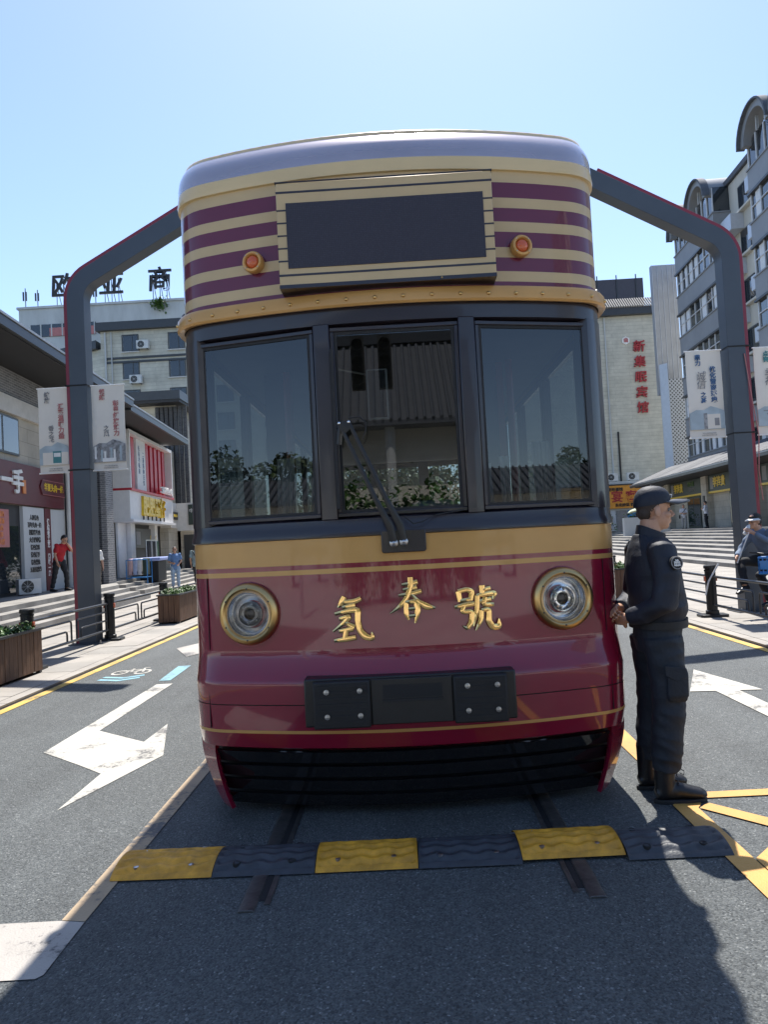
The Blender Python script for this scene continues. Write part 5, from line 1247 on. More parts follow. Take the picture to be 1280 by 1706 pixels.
for k, (x, y, h) in enumerate(((-4.2, -13.2, 3.0), (-1.7, -14.4, 3.4), (.9, -13.6, 2.9), (3.4, -14.2, 3.3), (5.6, -13.4, 2.8))):
    o = thing('garden_bush', 'round garden bush mirrored low in the middle windscreen', 'bush', (x, y, 0), 0, 'garden bushes on the square')
    MB().tube([(0, 0, 0), (.05, .05, h * .6)], [.08, .04], 6).build('stem', M['bark'], o)
    mb = MB(); leaves(mb, 2200, lambda: tuple(Vector((random.gauss(0, .62), random.gauss(0, .6), abs(random.gauss(h * .52, h * .22))))), .24); mb.build('foliage', M['leaf'], o)
tl = thing('traffic_light', 'overhead traffic light mirrored in the middle windscreen', 'traffic light', (-7.0, -8, 0))
MB().tube([(0, 0, 0), (0, 0, 6.4)], .12, 10).build('mast', M['concrete'], tl, smooth=60)
MB().tube([(0, 0, 6.0), (7.0, 0, 6.3)], .08, 10).build('arm', M['concrete'], tl, smooth=60)
for k in range(2):
    h_ = BX('signal_head', M['black'], tl, 6.2 + k * .6, 6.5 + k * .6, -.1, .1, 4.9, 6.1)
    for j in range(3): MB().lathe([(.12, 0), (.13, .18), (.125, .18), (.11, .01)], (6.35 + k * .6, .101, 5.1 + j * .38), (0, 1, 0), 14).build('visor', M['black'], h_)
for i, (x, y, h, l) in enumerate(((-22, -25, 6.2, 'round tree mirrored in the window over the planter side'), (-29, -27, 7, 'tall tree beside the tile roofed hall'), (-16, -33, 7.5, 'tree behind the hall corner mirrored in the windscreen'), (19, -34, 6.5, 'round tree mirrored in the window on the officer side'), (34, -30, 7, 'tall tree far beyond the hall'))):
    o = thing('street_tree', l, 'tree', (x, y, 0), 0, 'trees around the hall')
    MB().tube([(0, 0, 0), (.1, .1, h * .3), (0, .2, h * .6)], [.25, .18, .1], 8).build('trunk', M['bark'], o, smooth=60)
    for k in range(4):
        a = k * 1.6; MB().tube([(0, .1, h * .3), (1.2 * math.cos(a), 1.2 * math.sin(a), h * .55)], [.1, .04], 6).build('limb', M['bark'], o)
    mb = MB(); cl = [(random.gauss(0, h * .16), random.gauss(0, h * .16), h * random.uniform(.42, .95), h * random.uniform(.10, .17)) for _ in range(16)]
    def c():
        x_, y_, z_, r_ = random.choice(cl); v = Vector((random.gauss(0, 1), random.gauss(0, 1), random.gauss(0, 1))).normalized() * r_ * random.uniform(.5, 1.05); return (x_ + v.x, y_ + v.y, z_ + v.z * .8)
    leaves(mb, 2600, c, .36); mb.build('crown', M['leaf2'], o)
tb_ = thing('apartment_tower', 'brown apartment tower mirrored in the officer side window', 'building', (74, -56, 0))
BX('wall', M['rescream'], tb_, -7, 7, -6, 6, 0, 40)
for fl in range(12):
    for i in range(5): BX('window', M['pane'], tb_, -6 + i * 2.6, -4.6 + i * 2.6, 6.001, 6.05, 2 + fl * 3.1, 3.7 + fl * 3.1)

# ------------------------------------------------------------------ people
def hand(mb, w, d, nrm, curl=.5, thumb=1, s=1.0, spread=.1):
    """palm and five fingers from wrist w along d; nrm is the back of the hand"""
    w = Vector(w); d = Vector(d).normalized(); nrm = Vector(nrm); nrm = (nrm - d * nrm.dot(d)).normalized(); sd = d.cross(nrm).normalized()
    p = w + d * .085 * s
    mb.tube([w - d * .02 * s, w + d * .02 * s, w + d * .055 * s, p], [(.021 * s, .030 * s), (.019 * s, .034 * s), (.016 * s, .042 * s), (.012 * s, .040 * s)], 12, nrm)
    for k, (o, L, r) in enumerate(((-.030, .075, .0085), (-.010, .085, .0092), (.011, .080, .0090), (.030, .062, .0080))):
        b = p + sd * o * s - d * .012 * s; q = [b]; a = -.05
        for j, f in enumerate((.42, .32, .26)):
            a += curl * (.55 + .35 * j); dd = (d + sd * o * spread * 12).normalized()
            q.append(q[-1] + (dd * math.cos(a) - nrm * math.sin(a)) * L * f * s)
        mb.tube(q, [r * s * 1.08, r * s, r * s * .95, r * s * .72], 8, nrm)
    tb = w + d * .022 * s + sd * thumb * .030 * s
    mb.tube([tb - sd * thumb * .012 * s, tb + (sd * thumb * .62 + d * .55 - nrm * .3).normalized() * .036 * s, tb + (sd * thumb * .40 + d * .85 - nrm * .5).normalized() * .066 * s], [.014 * s, .011 * s, .008 * s], 8, nrm)
def head(mb, c, yaw=0.0, tilt=0.0, s=1.0):
    """head facing +x turned by yaw, nodded by tilt (positive down)"""
    q = Matrix.Rotation(yaw, 3, 'Z') @ Matrix.Rotation(tilt, 3, 'Y'); c = Vector(c)
    def P(x, y, z): return c + q @ (Vector((x, y, z)) * s)
    mb.ball(P(-.012, 0, .035), (.098 * s, .077 * s, .088 * s), 20, 14, q)
    mb.ball(P(.022, 0, -.045), (.068 * s, .061 * s, .078 * s), 18, 12, q)
    mb.ball(P(.055, 0, -.092), (.028 * s, .032 * s, .024 * s), 12, 8, q)
    mb.ball(P(.070, 0, .022), (.022 * s, .052 * s, .014 * s), 12, 8, q)
    mb.tube([P(.078, 0, .016), P(.098, 0, -.018), P(.112, 0, -.036)], [.009 * s, .011 * s, .014 * s], 8)
    for y in (-1, 1):
        mb.ball(P(.096, y * .012, -.038), (.010 * s, .009 * s, .008 * s), 8, 6, q)
        mb.ball(P(-.008, y * .080, -.015), (.020 * s, .010 * s, .033 * s), 10, 8, q)
        mb.ball(P(.055, y * .040, -.030), (.030 * s, .022 * s, .022 * s), 10, 8, q)
    mb.ball(P(.086, 0, -.062), (.010 * s, .024 * s, .006 * s), 10, 6, q)
    mb.ball(P(.083, 0, -.074), (.010 * s, .021 * s, .007 * s), 10, 6, q)
    return P
def eyes(P, parent):
    for y in (-1, 1):
        MB().ball(P(.074, y * .031, .000), .0105, 10, 8).build('eye', M['letter_grey'], parent, smooth=170)
        MB().ball(P(.0812, y * .032, .000), .0052, 8, 6).build('iris', M['black'], parent, smooth=170)
        MB().tube([P(.076, y * .048, .020), P(.088, y * .030, .025), P(.086, y * .013, .021)], [.003, .005, .003], 6).build('eyebrow', M['hair'], parent)

SKIN = M['skin']
def figure(label, loc, rz, top, bottom, pose=None, group=None, hgt=1.70, sleeve=.5, hairlen=0, shoe='bootblack', hold=None, hairmat='hair', voxel=.02, cat='person'):
    """clothed standing or seated figure facing local +x; pose overrides joints"""
    J = dict(pelvis=(0, 0, .93), chest=(.01, 0, 1.22), neck=(-.005, 0, 1.43), head=(.025, 0, 1.585), yaw=0, tilt=0,
             shl=(0, .185, 1.385), shr=(0, -.185, 1.385), ell=(-.03, .24, 1.10), elr=(-.03, -.24, 1.10), wrl=(.05, .25, .86), wrr=(.05, -.25, .86),
             hpl=(0, .095, .90), hpr=(0, -.095, .90), knl=(.03, .105, .49), knr=(.03, -.105, .49), anl=(-.02, .11, .09), anr=(-.02, -.11, .09))
    J.update(pose or {})
    s = hgt / 1.70
    V = {k: (Vector(v) * s if isinstance(v, tuple) else v) for k, v in J.items()}
    root = thing('person', label, cat, loc, rz, group)
    def torso(mb, g, low=0.0):
        a, b, c = V['pelvis'], V['chest'], V['neck']
        d = (b - a).normalized()
        P = [a - d * (.10 * s + low), a, a.lerp(b, .4), b, b.lerp(c, .62), c + (c - b).normalized() * .01]
        rr = [(.10, .150), (.118, .165), (.108, .150), (.122, .172), (.098, .178), (.055, .065)]
        mb.tube(P, [((x + g) * s, (y + g) * s) for x, y in rr], 18)
    def arm(mb, sd, g, upto=1.0):
        a, b, c = V['sh' + sd], V['el' + sd], V['wr' + sd]
        if upto <= .5:
            t = upto * 2; mb.tube([a, a.lerp(b, t * .5), a.lerp(b, t)], [(.056 + g) * s, (.054 + g) * s, (.052 + g * 1.4) * s], 12)
        else:
            t = (upto - .5) * 2; mb.tube([a, a.lerp(b, .5), b, b.lerp(c, .5 * t), b.lerp(c, t)], [(.054 + g) * s, (.050 + g) * s, (.043 + g) * s, (.040 + g) * s, (.032 + g) * s], 12)
        mb.ball(a, (.062 + g) * s, 12, 8)
    def leg(mb, sd, g, end=1.0):
        a, b, c = V['hp' + sd], V['kn' + sd], V['an' + sd]
        e = b.lerp(c, end); mb.tube([a, a.lerp(b, .5), b, b.lerp(c, .35), e], [(.092 + g) * s, (.078 + g) * s, (.060 + g) * s, (.056 + g) * s, (.042 + g * 1.3) * s], 14)
        mb.ball(b, (.058 + g) * s, 10, 8)
    body = MB(); torso(body, -.004)
    for sd in 'lr': arm(body, sd, -.004); leg(body, sd, -.004)
    n_, h_ = V['neck'], V['head']
    body.tube([n_ - Vector((0, 0, .03)), n_.lerp(h_, .55)], [.056 * s, .052 * s], 12)
    P = head(body, h_, V['yaw'], V['tilt'], s)
    for sd, sg in (('l', 1), ('r', -1)):
        d = (V['wr' + sd] - V['el' + sd]).normalized(); hand(body, V['wr' + sd], d, Vector((0, sg, .3)), .45, -1 if sd == 'l' else 1, s)
    remesh('body', body, .011 if voxel < .025 else .014, SKIN, root, 1)
    eyes(P, root)
    sh = MB(); torso(sh, .012, .06)
    for sd in 'lr': arm(sh, sd, .012, sleeve)
    sh.tube([n_ - Vector((0, 0, .05)), n_ + Vector((.004, 0, .02))], [.075 * s, .066 * s], 12)
    def folds(co): return .006 * math.sin(co.z * 38 + co.y * 14 + 3 * math.sin(co.x * 9))
    remesh('shirt', sh, voxel, top, root, 2, folds)
    tr = MB(); a = V['pelvis']
    tr.tube([a + Vector((0, 0, .06)), a, a - Vector((0, 0, .10))], [(.118 * s, .165 * s), (.122 * s, .172 * s), (.11 * s, .165 * s)], 16)
    for sd in 'lr': leg(tr, sd, .014, .96)
    remesh('trousers', tr, voxel, bottom, root, 2, folds)
    for sd in 'lr':
        c = V['an' + sd]; f = (V['kn' + sd] - c); f = Vector((1, 0, 0))
        if pose and 'toe' + sd in pose: f = Vector(pose['toe' + sd]).normalized()
        MB().tube([c + Vector((-.045, 0, -.03)) - f * .02, c - Vector((0, 0, .04)) + f * .03, c - Vector((0, 0, .052)) + f * .12, c - Vector((0, 0, .060)) + f * .19], [(.05, .036), (.048, .042), (.034, .044), (.020, .032)], 12, (0, 0, 1)).build('shoe', M[shoe], root, smooth=60)
    hr = MB(); q = Matrix.Rotation(V['yaw'], 3, 'Z') @ Matrix.Rotation(V['tilt'], 3, 'Y')
    hr.ball(P(-.026, 0, .052), (.095 * s, .083 * s, .086 * s), 16, 10, q)
    hr.ball(P(-.050, 0, .0), (.066 * s, .075 * s, .075 * s), 14, 10, q)
    if hairlen: hr.tube([P(-.06, 0, .0), P(-.075, 0, -.08), P(-.075, 0, -hairlen)], [(.05, .085), (.05, .09), (.03, .08)], 12)
    remesh('hair', hr, .014, M[hairmat], root, 1, lambda co: .004 * math.sin(co.x * 160 + co.z * 90))
    return root, P, V
# ---- the officer beside the tram
def officer():
    o = thing('person', 'security officer in dark navy uniform and cap standing with hands clasped behind the back', 'person', (1.45, 4.47, 0))
    rnd = random.Random(3)
    hc = Vector((.052, 0, 1.667))
    body = MB(); P = head(body, hc, 0, .02, 1.0)
    body.tube([(-.01, 0, 1.44), (.012, 0, 1.52), (.028, 0, 1.61)], [(.070, .066), (.062, .060), (.060, .058)], 16)
    body.tube([(.02, 0, .92), (.02, 0, 1.1), (.02, 0, 1.3), (.0, 0, 1.44)], [(.11, .16), (.11, .15), (.12, .17), (.06, .10)], 18)
    arms = {-1: [(.012, -.190, 1.435), (.020, -.238, 1.29), (-.012, -.245, 1.135), (-.10, -.165, 1.075), (-.175, -.062, 1.048)],
            1: [(.00, .190, 1.435), (.00, .238, 1.29), (-.035, .245, 1.14), (-.11, .15, 1.10), (-.190, .035, 1.093)]}
    for s, p in arms.items(): body.tube(p, [.048, .045, .040, .036, .028], 12)
    for y in (-.105, .115):
        body.tube([(.02, y, .92), (.02, y, .5), (-.01, y, .12)], [.08, .055, .04], 12)
    # near hand grips the far wrist: palm against it, fingers wrapped, thumb on top
    hand(body, (-.172, -.066, 1.047), (-.42, .86, -.10), (-.75, -.45, -.25), .55, -1, 1.02)
    hand(body, (-.188, .037, 1.092), (-.55, -.75, -.06), (-.55, .40, .55), 1.0, 1, 1.0)
    remesh('body', body, .0048, SKIN, o, 2)
    eyes(P, o)
    # trousers
    tr = MB()
    tr.tube([(.028, 0, 1.05), (.028, 0, 1.0), (.018, 0, .92), (.014, 0, .84)], [(.128, .172), (.131, .182), (.133, .186), (.112, .178)], 24)
    for y, dx in ((-.105, .0), (.115, -.012)):
        tr.tube([(.018 + dx, y * .92, .93), (.026 + dx, y, .78), (.026 + dx, y * 1.05, .66), (.022 + dx, y * 1.08, .50), (.004 + dx, y * 1.1, .38), (-.006 + dx, y * 1.1, .28), (-.012 + dx, y * 1.1, .215), (-.018 + dx, y * 1.1, .18)],
                [(.114, .100), (.104, .100), (.094, .093), (.088, .086), (.087, .086), (.083, .082), (.075, .072), (.067, .063)], 22)
    def tf(c):
        z = c.z; q = noise.noise(Vector((c.x * 6 + z * 3, c.y * 6, z * 13))); k = .007 + .010 * max(0, 1 - abs(z - .27) / .14) + .007 * max(0, 1 - abs(z - .50) / .12) + .004 * max(0, 1 - abs(z - .86) / .1)
        return k * (1 - 2.2 * abs(q)) * .6 + .004 * noise.noise(Vector((c.x * 14, c.y * 14, z * 26 + c.x * 20))) - .002
    remesh('trousers', tr, .008, M['navy2'], o, 2, tf)
    # jacket with sleeves and stand collar
    jk = MB()
    jk.tube([(.030, 0, 1.012), (.030, 0, 1.04), (.034, 0, 1.075), (.032, 0, 1.16), (.026, 0, 1.25), (.016, 0, 1.34), (.004, 0, 1.420), (-.004, 0, 1.472), (.006, 0, 1.510)],
            [(.140, .184), (.145, .190), (.160, .202), (.154, .204), (.154, .208), (.148, .216), (.126, .206), (.096, .140), (.082, .086)], 28)
    for s, p in arms.items():
        jk.tube([Vector(p[0]) + Vector((0, -s * .03, .01))] + [Vector(q) for q in p[:-1]] + [Vector(p[3]).lerp(Vector(p[4]), .72)], [(.075, .075), (.082, .080), (.076, .074), (.070, .068), (.058, .056), (.046, .045)], 18)
    def jf(c):
        z = c.z; q = noise.noise(Vector((c.x * 7 - z * 4, c.y * 5 + 3, z * 9))); el = max(0, 1 - math.hypot(z - 1.13, (abs(c.y) - .23) * .8) / .12)
        return (.006 + .012 * el + .008 * max(0, 1 - abs(z - 1.08) / .07)) * (1 - 2.2 * abs(q)) * .7 + .003 * noise.noise(Vector((c.x * 16, c.y * 16, z * 18))) - .002
    remesh('jacket', jk, .008, M['navy'], o, 2, jf)
    cl = MB(); rings = []
    for k in range(29):
        a = math.pi * 2 * k / 28; ca, sa = math.cos(a), math.sin(a)
        rings.append([(.008 + .086 * ca, .084 * sa, 1.475 - .020 * ca), (.026 + .082 * ca, .072 * sa, 1.550 - .034 * ca), (.026 + .071 * ca, .063 * sa, 1.550 - .034 * ca), (.008 + .072 * ca, .071 * sa, 1.475 - .020 * ca)])
    cl.loft(rings).build('collar', M['navy'], o, smooth=50)
    # shoulder tab, sleeve badge, belt, pockets
    tab = MB().bx(-.055, .060, -.205, -.145, 1.476, 1.484).build('shoulder_tab', M['navy'], o, bevel=.003); tab.rotation_euler = (R(-14), 0, 0); tab.location = (.02, -.37 * .25, .035 - .02)
    tab.location = (.015, -.030, -.055)
    bd = thing_part('sleeve_badge', o)
    ax = Vector((.25, -1, .10)).normalized(); bc = Vector((.050, -.3145, 1.365))
    MB().lathe([(.0005, .002), (.036, .002), (.038, .000), (.038, -.015)], bc, ax, 32).build('badge_disc', M['black'], bd)
    MB().lathe([(.0305, .0024), (.035, .0034), (.036, .0024)], bc, ax, 32).build('badge_ring', M['letter_grey'], bd)
    u = Vector((1, .25, 0)).normalized(); w = ax.cross(u).normalized()
    if w.z < 0: w = -w
    def bp_(a, b, wd, nm):
        a_ = bc + ax * .0025 + u * a[0] * .8 + w * a[1] * .8; b_ = bc + ax * .0025 + u * b[0] * .8 + w * b[1] * .8
        MB().tube([a_, b_], wd, 6).build(nm, M['letter_white'], bd)
    for a, b in (((-.018, -.022), (-.020, .012)), ((-.006, -.024), (-.008, .024)), ((.007, -.024), (.006, .024)), ((.019, -.022), (.020, .010)), ((-.024, -.018), (.024, -.018)), ((-.022, .004), (.022, .004)), ((-.012, .016), (.014, .016))): bp_(a, b, .0032, 'badge_mark')
    MB().tube([(-.118, 0, 1.028), (-.118, 0, 1.028)], .001, 4)
    bl = MB(); rings = []
    for k in range(41):
        a = 2 * math.pi * k / 40; rings.append([(.029 + r_ * .1 * 0 + (.150 + r_) * math.cos(a), (.193 + r_) * math.sin(a), z) for r_, z in ((0, .985), (.010, .985), (.010, 1.028), (0, 1.028))])
    bl.loft(rings).build('belt', M['rubber'], o, smooth=50)
    BX('buckle', M['blackplastic'], o, .186, .197, -.035, .035, .980, 1.034, bevel=.004)
    pk = MB().tube([(.055, -.208, .775), (.050, -.216, .74), (.045, -.214, .62), (.045, -.204, .585)], [(.055, .008), (.062, .016), (.062, .018), (.052, .008)], 16); remesh('cargo_pocket', pk, .008, M['navy2'], o, 1)
    fl = MB().prism([(-.025, .795), (.095, .775), (.098, .722), (.040, .700), (-.025, .738)], -.2335, -.2245, 'y').build('pocket_flap', M['navy2'], o, bevel=.004)
    # boots
    for y, dx in ((-.115, .0), (.126, -.022)):
        b = MB(); x0 = dx - .012
        b.tube([(x0 - .012, y, .27), (x0 - .014, y, .18), (x0 - .016, y, .10), (x0 - .012, y, .055)], [(.060, .056), (.058, .052), (.056, .047), (.060, .044)], 18)
        b.tube([(x0 - .070, y, .050), (x0 - .02, y, .062), (x0 + .06, y, .068), (x0 + .13, y, .056), (x0 + .18, y - .004, .048), (x0 + .210, y - .006, .040)], [(.028, .036), (.046, .042), (.046, .045), (.036, .049), (.030, .046), (.018, .028)], 18, (0, 0, 1))
        bo = remesh('boot', b, .007, M['bootblack'], o, 2)
        sl = [(x0 - .098 + .012 * (1 - math.cos(a)) * 0, 0) for a in (0,)]
        outl = []
        for t in range(28):
            a = 2 * math.pi * t / 28; ex = x0 + .066 + .152 * math.cos(a); wy = (.046 if math.cos(a) < 0 else .050) * math.sin(a) * (1 - .12 * max(0, -math.cos(a)))
            outl.append((ex, y + wy * (1.0)))
        MB().prism(outl, .0, .024).build('sole', M['rubber'], bo, bevel=.004)
        for k in range(4):
            z = .115 + k * .04; MB().tube([(x0 + .052 - k * .006, y - .030, z), (x0 + .058 - k * .006, y, z + .006), (x0 + .052 - k * .006, y + .030, z)], .0035, 6).build('lace', M['rubber'], bo)
        MB().tube([(x0 + .055, y - .02, .20), (x0 + .085, y - .035, .185), (x0 + .080, y - .04, .165), (x0 + .06, y - .03, .175)], .003, 6).build('lace_loop', M['rubber'], bo)
    # hair and cap
    hr = MB(); hr.ball(P(-.020, 0, .036), (.0935, .0790, .080), 20, 12); hr.ball(P(-.062, 0, -.012), (.042, .060, .050), 16, 10)
    remesh('hair', hr, .007, M['buzz'], o, 1, lambda c: .0012 * math.sin(c.x * 400 + c.z * 300))
    cp_ = MB(); rings = []
    q = Matrix.Rotation(0, 3, 'Y')
    prof = [(.975, .0), (.985, .015), (.955, .038), (.86, .063), (.70, .082), (.46, .095), (.22, .100), (.03, .101)]
    for f, z in prof:
        ring = []
        for k in range(36):
            a = 2 * math.pi * k / 36; x = .110 * f * math.cos(a) - .012; y = .090 * f * math.sin(a)
            lo = (.030 + .012 * math.cos(a)) * (1 - z / .101) + .042 * z / .101
            ring.append(tuple(hc + q @ Vector((x, y, z + lo))))
        rings.append(ring)
    cp = cp_.loft(rings, True, True).build('cap', M['navy'], o, smooth=60)
    for k in range(3):
        a = k * math.pi / 3 + math.pi / 6
        MB().tube([hc + q @ Vector((.110 * f * math.cos(a) * 1.012 - .012, .090 * f * math.sin(a) * 1.012, z + (.030 + .012 * math.cos(a)) * (1 - z / .101) + .042 * z / .101 + .001)) for f, z in prof[1:]], .0016, 5).build('cap_seam', M['navy2'], cp)
    MB().ball(hc + Vector((-.012, 0, .144)), (.008, .008, .005), 8, 6).build('cap_button', M['navy'], cp)
    vz = MB(); rows = []
    for i in range(7):
        t = i / 6; row = []
        for k in range(17):
            a = -1.15 + 2.3 * k / 16; r0 = (.106, .088); r1 = (.222, .080)
            rx = r0[0] + (r1[0] - r0[0]) * t; ry = r0[1] + (r1[1] - r0[1]) * t * 1
            row.append((rx * math.cos(a) ** (1 - .35 * t) - .012, ry * math.sin(a) * (1 - .06 * t), .050 + .004 * t - .30 * (ry * math.sin(a)) ** 2 / .09 * (.55 + .5 * t) - .012 * t * t))
        rows.append(row)
    vz.loft([[tuple(hc + Vector(p)) for p in r] for r in rows], False); n_ = len(vz.v)
    vz2 = vz.build('visor', pm('visor_sheen_navy', (.045, .05, .062), .4, 0, .15, 10), cp, smooth=170); so = vz2.modifiers.new('thick', 'SOLIDIFY'); so.thickness = .008; so.offset = 1  # navy lightened: sunlit sheen put into the visor colour
    BX('cap_badge', M['letter_white'], cp, hc.x + .098, hc.x + .104, -.014, .014, hc.z + .066, hc.z + .088, bevel=.002)
    return o
def thing_part(name, parent):
    e = bpy.data.objects.new(name, None); e.empty_display_size = .05; link(e, parent); return e
officer()

# ---- passers-by
figure('man in red polo and dark trousers leaning forward with a hand to his face', (*LW(.9, 2.15), PL), -20, cloth('red', (.42, .012, .022)), cloth('darktr', (.018, .019, .022)),
       dict(pelvis=(-.03, 0, .93), chest=(.06, 0, 1.20), neck=(.13, 0, 1.39), head=(.20, .02, 1.52), tilt=.55, shl=(.11, .185, 1.35), shr=(.11, -.185, 1.35), ell=(.27, .26, 1.16), wrl=(.25, .10, 1.36), elr=(.10, -.26, 1.08), wrr=(.18, -.25, .85), knl=(.12, .14, .49), anl=(.10, .16, .09), knr=(-.06, -.13, .49), anr=(-.16, -.15, .09)), None, 1.72, .4)
figure('woman in blue shirt, pale jeans and face mask walking on the pavement', (-9.1, 29.8, KZ), -72, cloth('bluetop', (.12, .22, .42)), cloth('palejean', (.30, .40, .52)),
       dict(ell=(.02, .24, 1.12), wrl=(.17, .16, 1.02), elr=(-.02, -.25, 1.10), wrr=(.20, -.10, 1.06), knl=(.08, .105, .5), anl=(.06, .11, .09)), None, 1.66, .4, .08)[0]
f3 = figure('man in grey green shirt and dark trousers with a shoulder strap walking away', (-8.75, 31.6, KZ), 80, cloth('greygreen', (.28, .36, .36)), cloth('darktr', (.018, .019, .022)), dict(knl=(.12, .1, .5), anl=(.12, .1, .12)), None, 1.74, .4)
MB().tube([(-.05, .14, 1.47), (-.135, .0, 1.30), (-.12, -.16, 1.0)], .018, 6).build('strap', M['black'], f3[0])
MB().bx(-.14, .02, -.30, -.20, .78, 1.0).build('shoulder_bag', M['black'], f3[0], bevel=.02)
f2m = None
figure('person in white top and mottled trousers half hidden by the cranked post', (-10.30, 24.9, .30), -60, M['letter_white'], pm('mottled_cloth', (.22, .19, .15), .8, 0, .7, 25), None, None, 1.64, .5, .1)
figure('man in white shirt and black trousers looking at his phone on the terrace', (*RW(-1.9, 48.3), TZ), 140, cloth('whiteshirt', (.72, .73, .76)), cloth('darktr', (.018, .019, .022)), dict(elr=(.05, -.24, 1.12), wrr=(.22, -.08, 1.25), ell=(.02, .24, 1.12), wrl=(.20, .1, 1.2), tilt=.35), None, 1.72, .9)
f6 = figure('person in pale shirt and grey trousers with a dark cross bag on the terrace', (*RW(-1.9, 52.7), TZ), -110, cloth('paleshirt', (.62, .62, .66)), cloth('greytr', (.34, .33, .32)), dict(elr=(.1, -.22, 1.12), wrr=(.2, -.02, 1.1), ell=(.1, .22, 1.12), wrl=(.2, .06, 1.06)), None, 1.68, .5, .06)
MB().tube([(.04, .17, 1.43), (.15, .0, 1.22), (.10, -.18, 1.0)], .02, 6).build('strap', M['black'], f6[0])
MB().bx(-.05, .10, -.32, -.22, .72, .98).build('cross_bag', M['black'], f6[0], bevel=.03)
uw = figure('person in dark clothes walking away under a pale umbrella', (18.75, 60, .96), 75, cloth('darktop', (.02, .02, .024)), cloth('darktr', (.018, .019, .022)), dict(elr=(.08, -.24, 1.15), wrr=(.20, -.14, 1.22)), None, 1.64, .9, .25)
um = thing('umbrella', 'pale yellow green umbrella held open by the person in dark clothes', 'umbrella', (18.85, 60.1, 2.0), 0)
mb = MB(); rings = []
for j in range(7):
    t = j / 6; ring = []
    for k in range(24):
        a = 2 * math.pi * k / 24; r_ = .62 * math.sin(t * 1.25) / math.sin(1.25); sc_ = 1 - .04 * (1 - abs(math.cos(a * 4))) * t
        ring.append((r_ * math.cos(a) * sc_, r_ * math.sin(a) * sc_, .66 + .30 * math.cos(t * 1.25) - .05 * (1 - abs(math.cos(a * 4))) * t))
    rings.append(ring)
cn = mb.loft(rings, True, False).build('canopy', cloth('umbrella', (.55, .60, .42)), um, smooth=40); cn.rotation_euler = (R(-8), R(-10), 0)
MB().tube([(.0, 0, .98), (0, 0, .12)], .01, 6).build('shaft', M['steel'], um)
MB().tube([(0, 0, .12), (0, 0, .02), (.03, 0, 0), (.05, 0, .03)], .014, 6).build('handle', M['black'], um)
figure('person in pale top beside the umbrella', (19.65, 60.6, .96), 100, cloth('paletop', (.55, .54, .56)), cloth('greent', (.10, .16, .13)), None, None, 1.6, .4, .1)
figure('person in pale green shirt standing under the arcade', (*RW(-1.2, 43.2), TZ), 170, cloth('palegreen', (.42, .55, .40)), cloth('khaki', (.12, .11, .08)), None, None, 1.72, .4)
figure('person in dark grey standing by the lantern pier', (*RW(-1.0, 45.6), TZ), 120, cloth('darkgrey', (.16, .16, .17)), cloth('darktr', (.018, .019, .022)), None, None, 1.70, .5)

# ---- cyclist resting on a blue bicycle
bike = thing('bicycle', 'sky blue shared bicycle with front basket parked at the railing', 'bicycle', (5.80, 11.98, KZ), 0)
bike.rotation_euler = (0, 0, R(-116))     # front wheel towards the street
def wheel(x):
    w = MB().lathe([(.315, -.012), (.333, -.020), (.345, 0), (.333, .020), (.315, .012), (.315, -.012)], (x, 0, .345), (0, 1, 0), 40).build('wheel', M['tyre'], bike, smooth=60)
    MB().lathe([(.300, -.012), (.316, -.013), (.316, .013), (.300, .012), (.300, -.012)], (x, 0, .345), (0, 1, 0), 40).build('rim', M['blue_bike'], w, smooth=60)
    for k in range(14):
        a = 2 * math.pi * k / 14; MB().tube([(x, .02 * (-1) ** k, .345), (x + .30 * math.cos(a), 0, .345 + .30 * math.sin(a))], .0035, 4).build('spoke', M['steel'], w)
    MB().lathe([(.0005, -.05), (.03, -.05), (.03, .05), (.0005, .05)], (x, 0, .345), (0, 1, 0), 14).build('hub', M['steel'], w, smooth=40)
    rings = []
    for k in range(13):
        a = R(10 + k * 14); rings.append([(x + r_ * math.cos(a), y_, .345 + r_ * math.sin(a)) for r_, y_ in ((.372, -.03), (.382, 0), (.372, .03), (.376, 0))])
    MB().loft(rings).build('mudguard', M['blackplastic'], w, smooth=60)
wheel(.52); wheel(-.50)
for nm, p, r_ in (('down_tube', [(.40, 0, .80), (.20, 0, .52), (.0, 0, .33)], .03), ('seat_tube', [(.0, 0, .33), (-.12, 0, .72)], .024), ('chain_stay', [(.0, 0, .33), (-.50, .05, .345)], .016), ('chain_stay', [(.0, 0, .33), (-.50, -.05, .345)], .016), ('seat_stay', [(-.09, 0, .60), (-.50, .05, .345)], .013), ('seat_stay', [(-.09, 0, .60), (-.50, -.05, .345)], .013),
                  ('fork', [(.41, 0, .78), (.45, .05, .62), (.52, .05, .345)], .016), ('fork', [(.41, 0, .78), (.45, -.05, .62), (.52, -.05, .345)], .016), ('stem', [(.42, 0, .76), (.36, 0, 1.0)], .018), ('handlebar', [(.22, -.29, 1.04), (.34, -.14, 1.02), (.36, 0, 1.0), (.34, .14, 1.02), (.22, .29, 1.04)], .014), ('crank', [(.02, .07, .20), (0, .07, .33), (0, -.07, .33), (-.02, -.07, .46)], .012), ('seat_post', [(-.115, 0, .70), (-.15, 0, .80)], .014)):
    MB().tube(p, r_, 8, (0, 1, 0) if nm in ('crank', ) else (1, 0, 0)).build(nm, M['blue_bike'] if 'tube' in nm or nm == 'fork' else M['blackplastic'], bike, smooth=60)
MB().prism([(-.30, -.07), (-.20, -.09), (.02, -.025), (.04, 0), (.02, .025), (-.20, .09), (-.30, .07)], .80, .85).build('saddle', M['blackplastic'], bike, bevel=.02)
bs = MB()
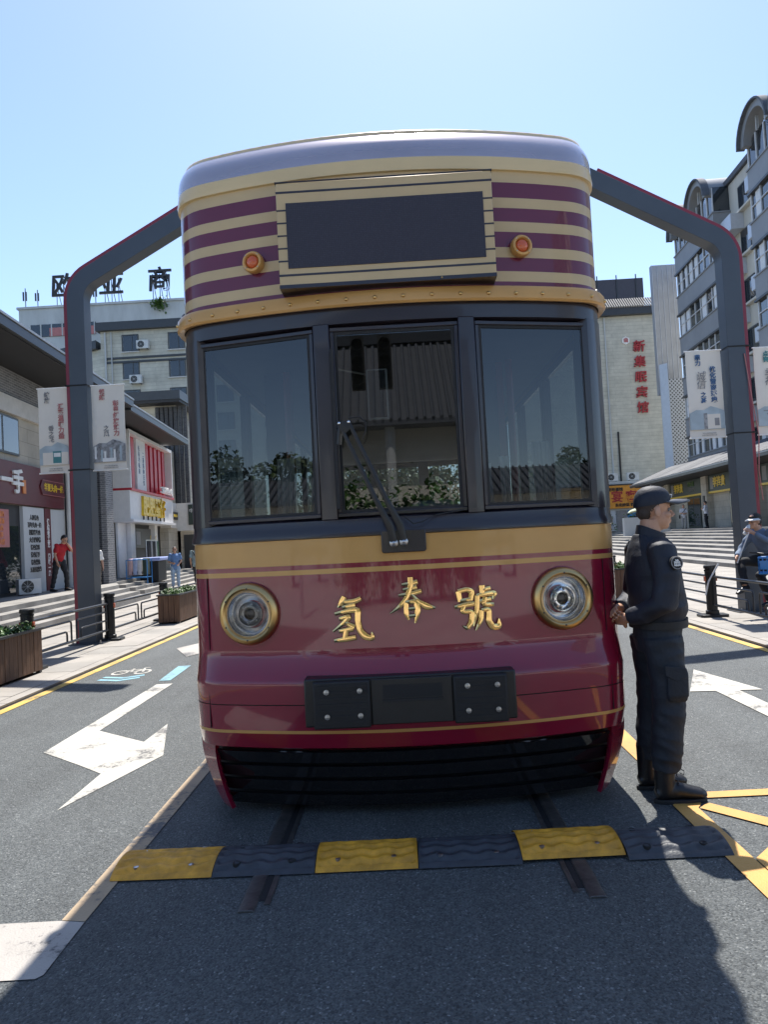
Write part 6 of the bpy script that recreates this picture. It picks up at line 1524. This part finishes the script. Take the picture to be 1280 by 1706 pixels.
for z in (.74, .82, .90, .97):
    bs.tube([(.44, -.17, z), (.76, -.17, z), (.76, .17, z), (.44, .17, z), (.44, -.17, z)], .012, 5, (0, 0, 1))
for k in range(7):
    t = -.17 + .34 * k / 6
    bs.tube([(.76, t, .74), (.76, t, .97)], .009, 5); bs.tube([(.44, t, .74), (.44, t, .97)], .009, 5)
    u = .44 + .32 * k / 6
    bs.tube([(u, -.17, .74), (u, -.17, .97)], .009, 5); bs.tube([(u, .17, .74), (u, .17, .97)], .009, 5); bs.tube([(u, -.17, .735), (u, .17, .735)], .009, 5)
bs.build('basket', M['blue_bike'], bike)
BX('basket_panel', M['blue_bike'], bike, .775, .785, -.15, .15, .80, .93)
cy = figure('man in blue grey jacket and white sun visor sitting on the blue bicycle', (5.90, 12.22, KZ), 196, cloth('bluegrey', (.14, .19, .27)), cloth('blacktr', (.012, .012, .013)),
       dict(pelvis=(-.02, 0, .90), chest=(.08, 0, 1.16), neck=(.18, 0, 1.36), head=(.245, 0, 1.50), tilt=.05, shl=(.14, .19, 1.31), shr=(.14, -.19, 1.31), elr=(.30, -.28, 1.06), wrr=(.50, -.14, .95), ell=(.14, .33, 1.10), wrl=(.38, .10, 1.33),
            hpl=(.0, .1, .88), hpr=(.0, -.1, .88), knr=(.46, -.12, .86), anr=(.56, .06, .50), knl=(.38, .20, .66), anl=(.26, .24, .26), toer=(.9, .2, -.2)), None, 1.72, .95)
Pc = cy[1]
vs = MB(); rows = []
for t in (0, .5, 1):
    row = []
    for k in range(13):
        a = -1.5 + 3.0 * k / 12; row.append(tuple(Pc((.095 + .075 * t * max(0, math.cos(a))) * math.cos(a) - .012, (.088 + .045 * t) * math.sin(a), .052 - .030 * t)))
    rows.append(row)
v_ = vs.loft(rows, False).build('sun_visor', M['letter_white'], cy[0], smooth=170); so = v_.modifiers.new('t', 'SOLIDIFY'); so.thickness = .006
MB().loft([[tuple(Pc(.099 * math.cos(a) - .014, .086 * math.sin(a), z)) for a in [2 * math.pi * k / 24 for k in range(24)]] for z in (.05, .085)], True, False).build('visor_band', M['black'], cy[0], smooth=60)
bt = thing('water_bottle', 'clear plastic bottle raised to the mouth of the seated man', 'bottle', (0, 0, 0))
wl_ = cy[0].matrix_basis @ Vector(Pc(.150, .0, -.105)); bt.location = wl_
MB().lathe([(.0005, -.10), (.030, -.10), (.032, -.09), (.032, .04), (.014, .075), (.014, .09), (.0005, .09)], (0, 0, 0), (.55, .15, .80), 16).build('bottle_body', pm('clear_plastic', (.62, .66, .68), .15), bt, smooth=50)
st = MB().tube([(5.32, 12.10, .90), (5.50, 12.02, 1.38)], .011, 6).build('walking_cane', M['letter_white']); tag(st, 'thin white cane held over the knee of the seated man', 'cane')
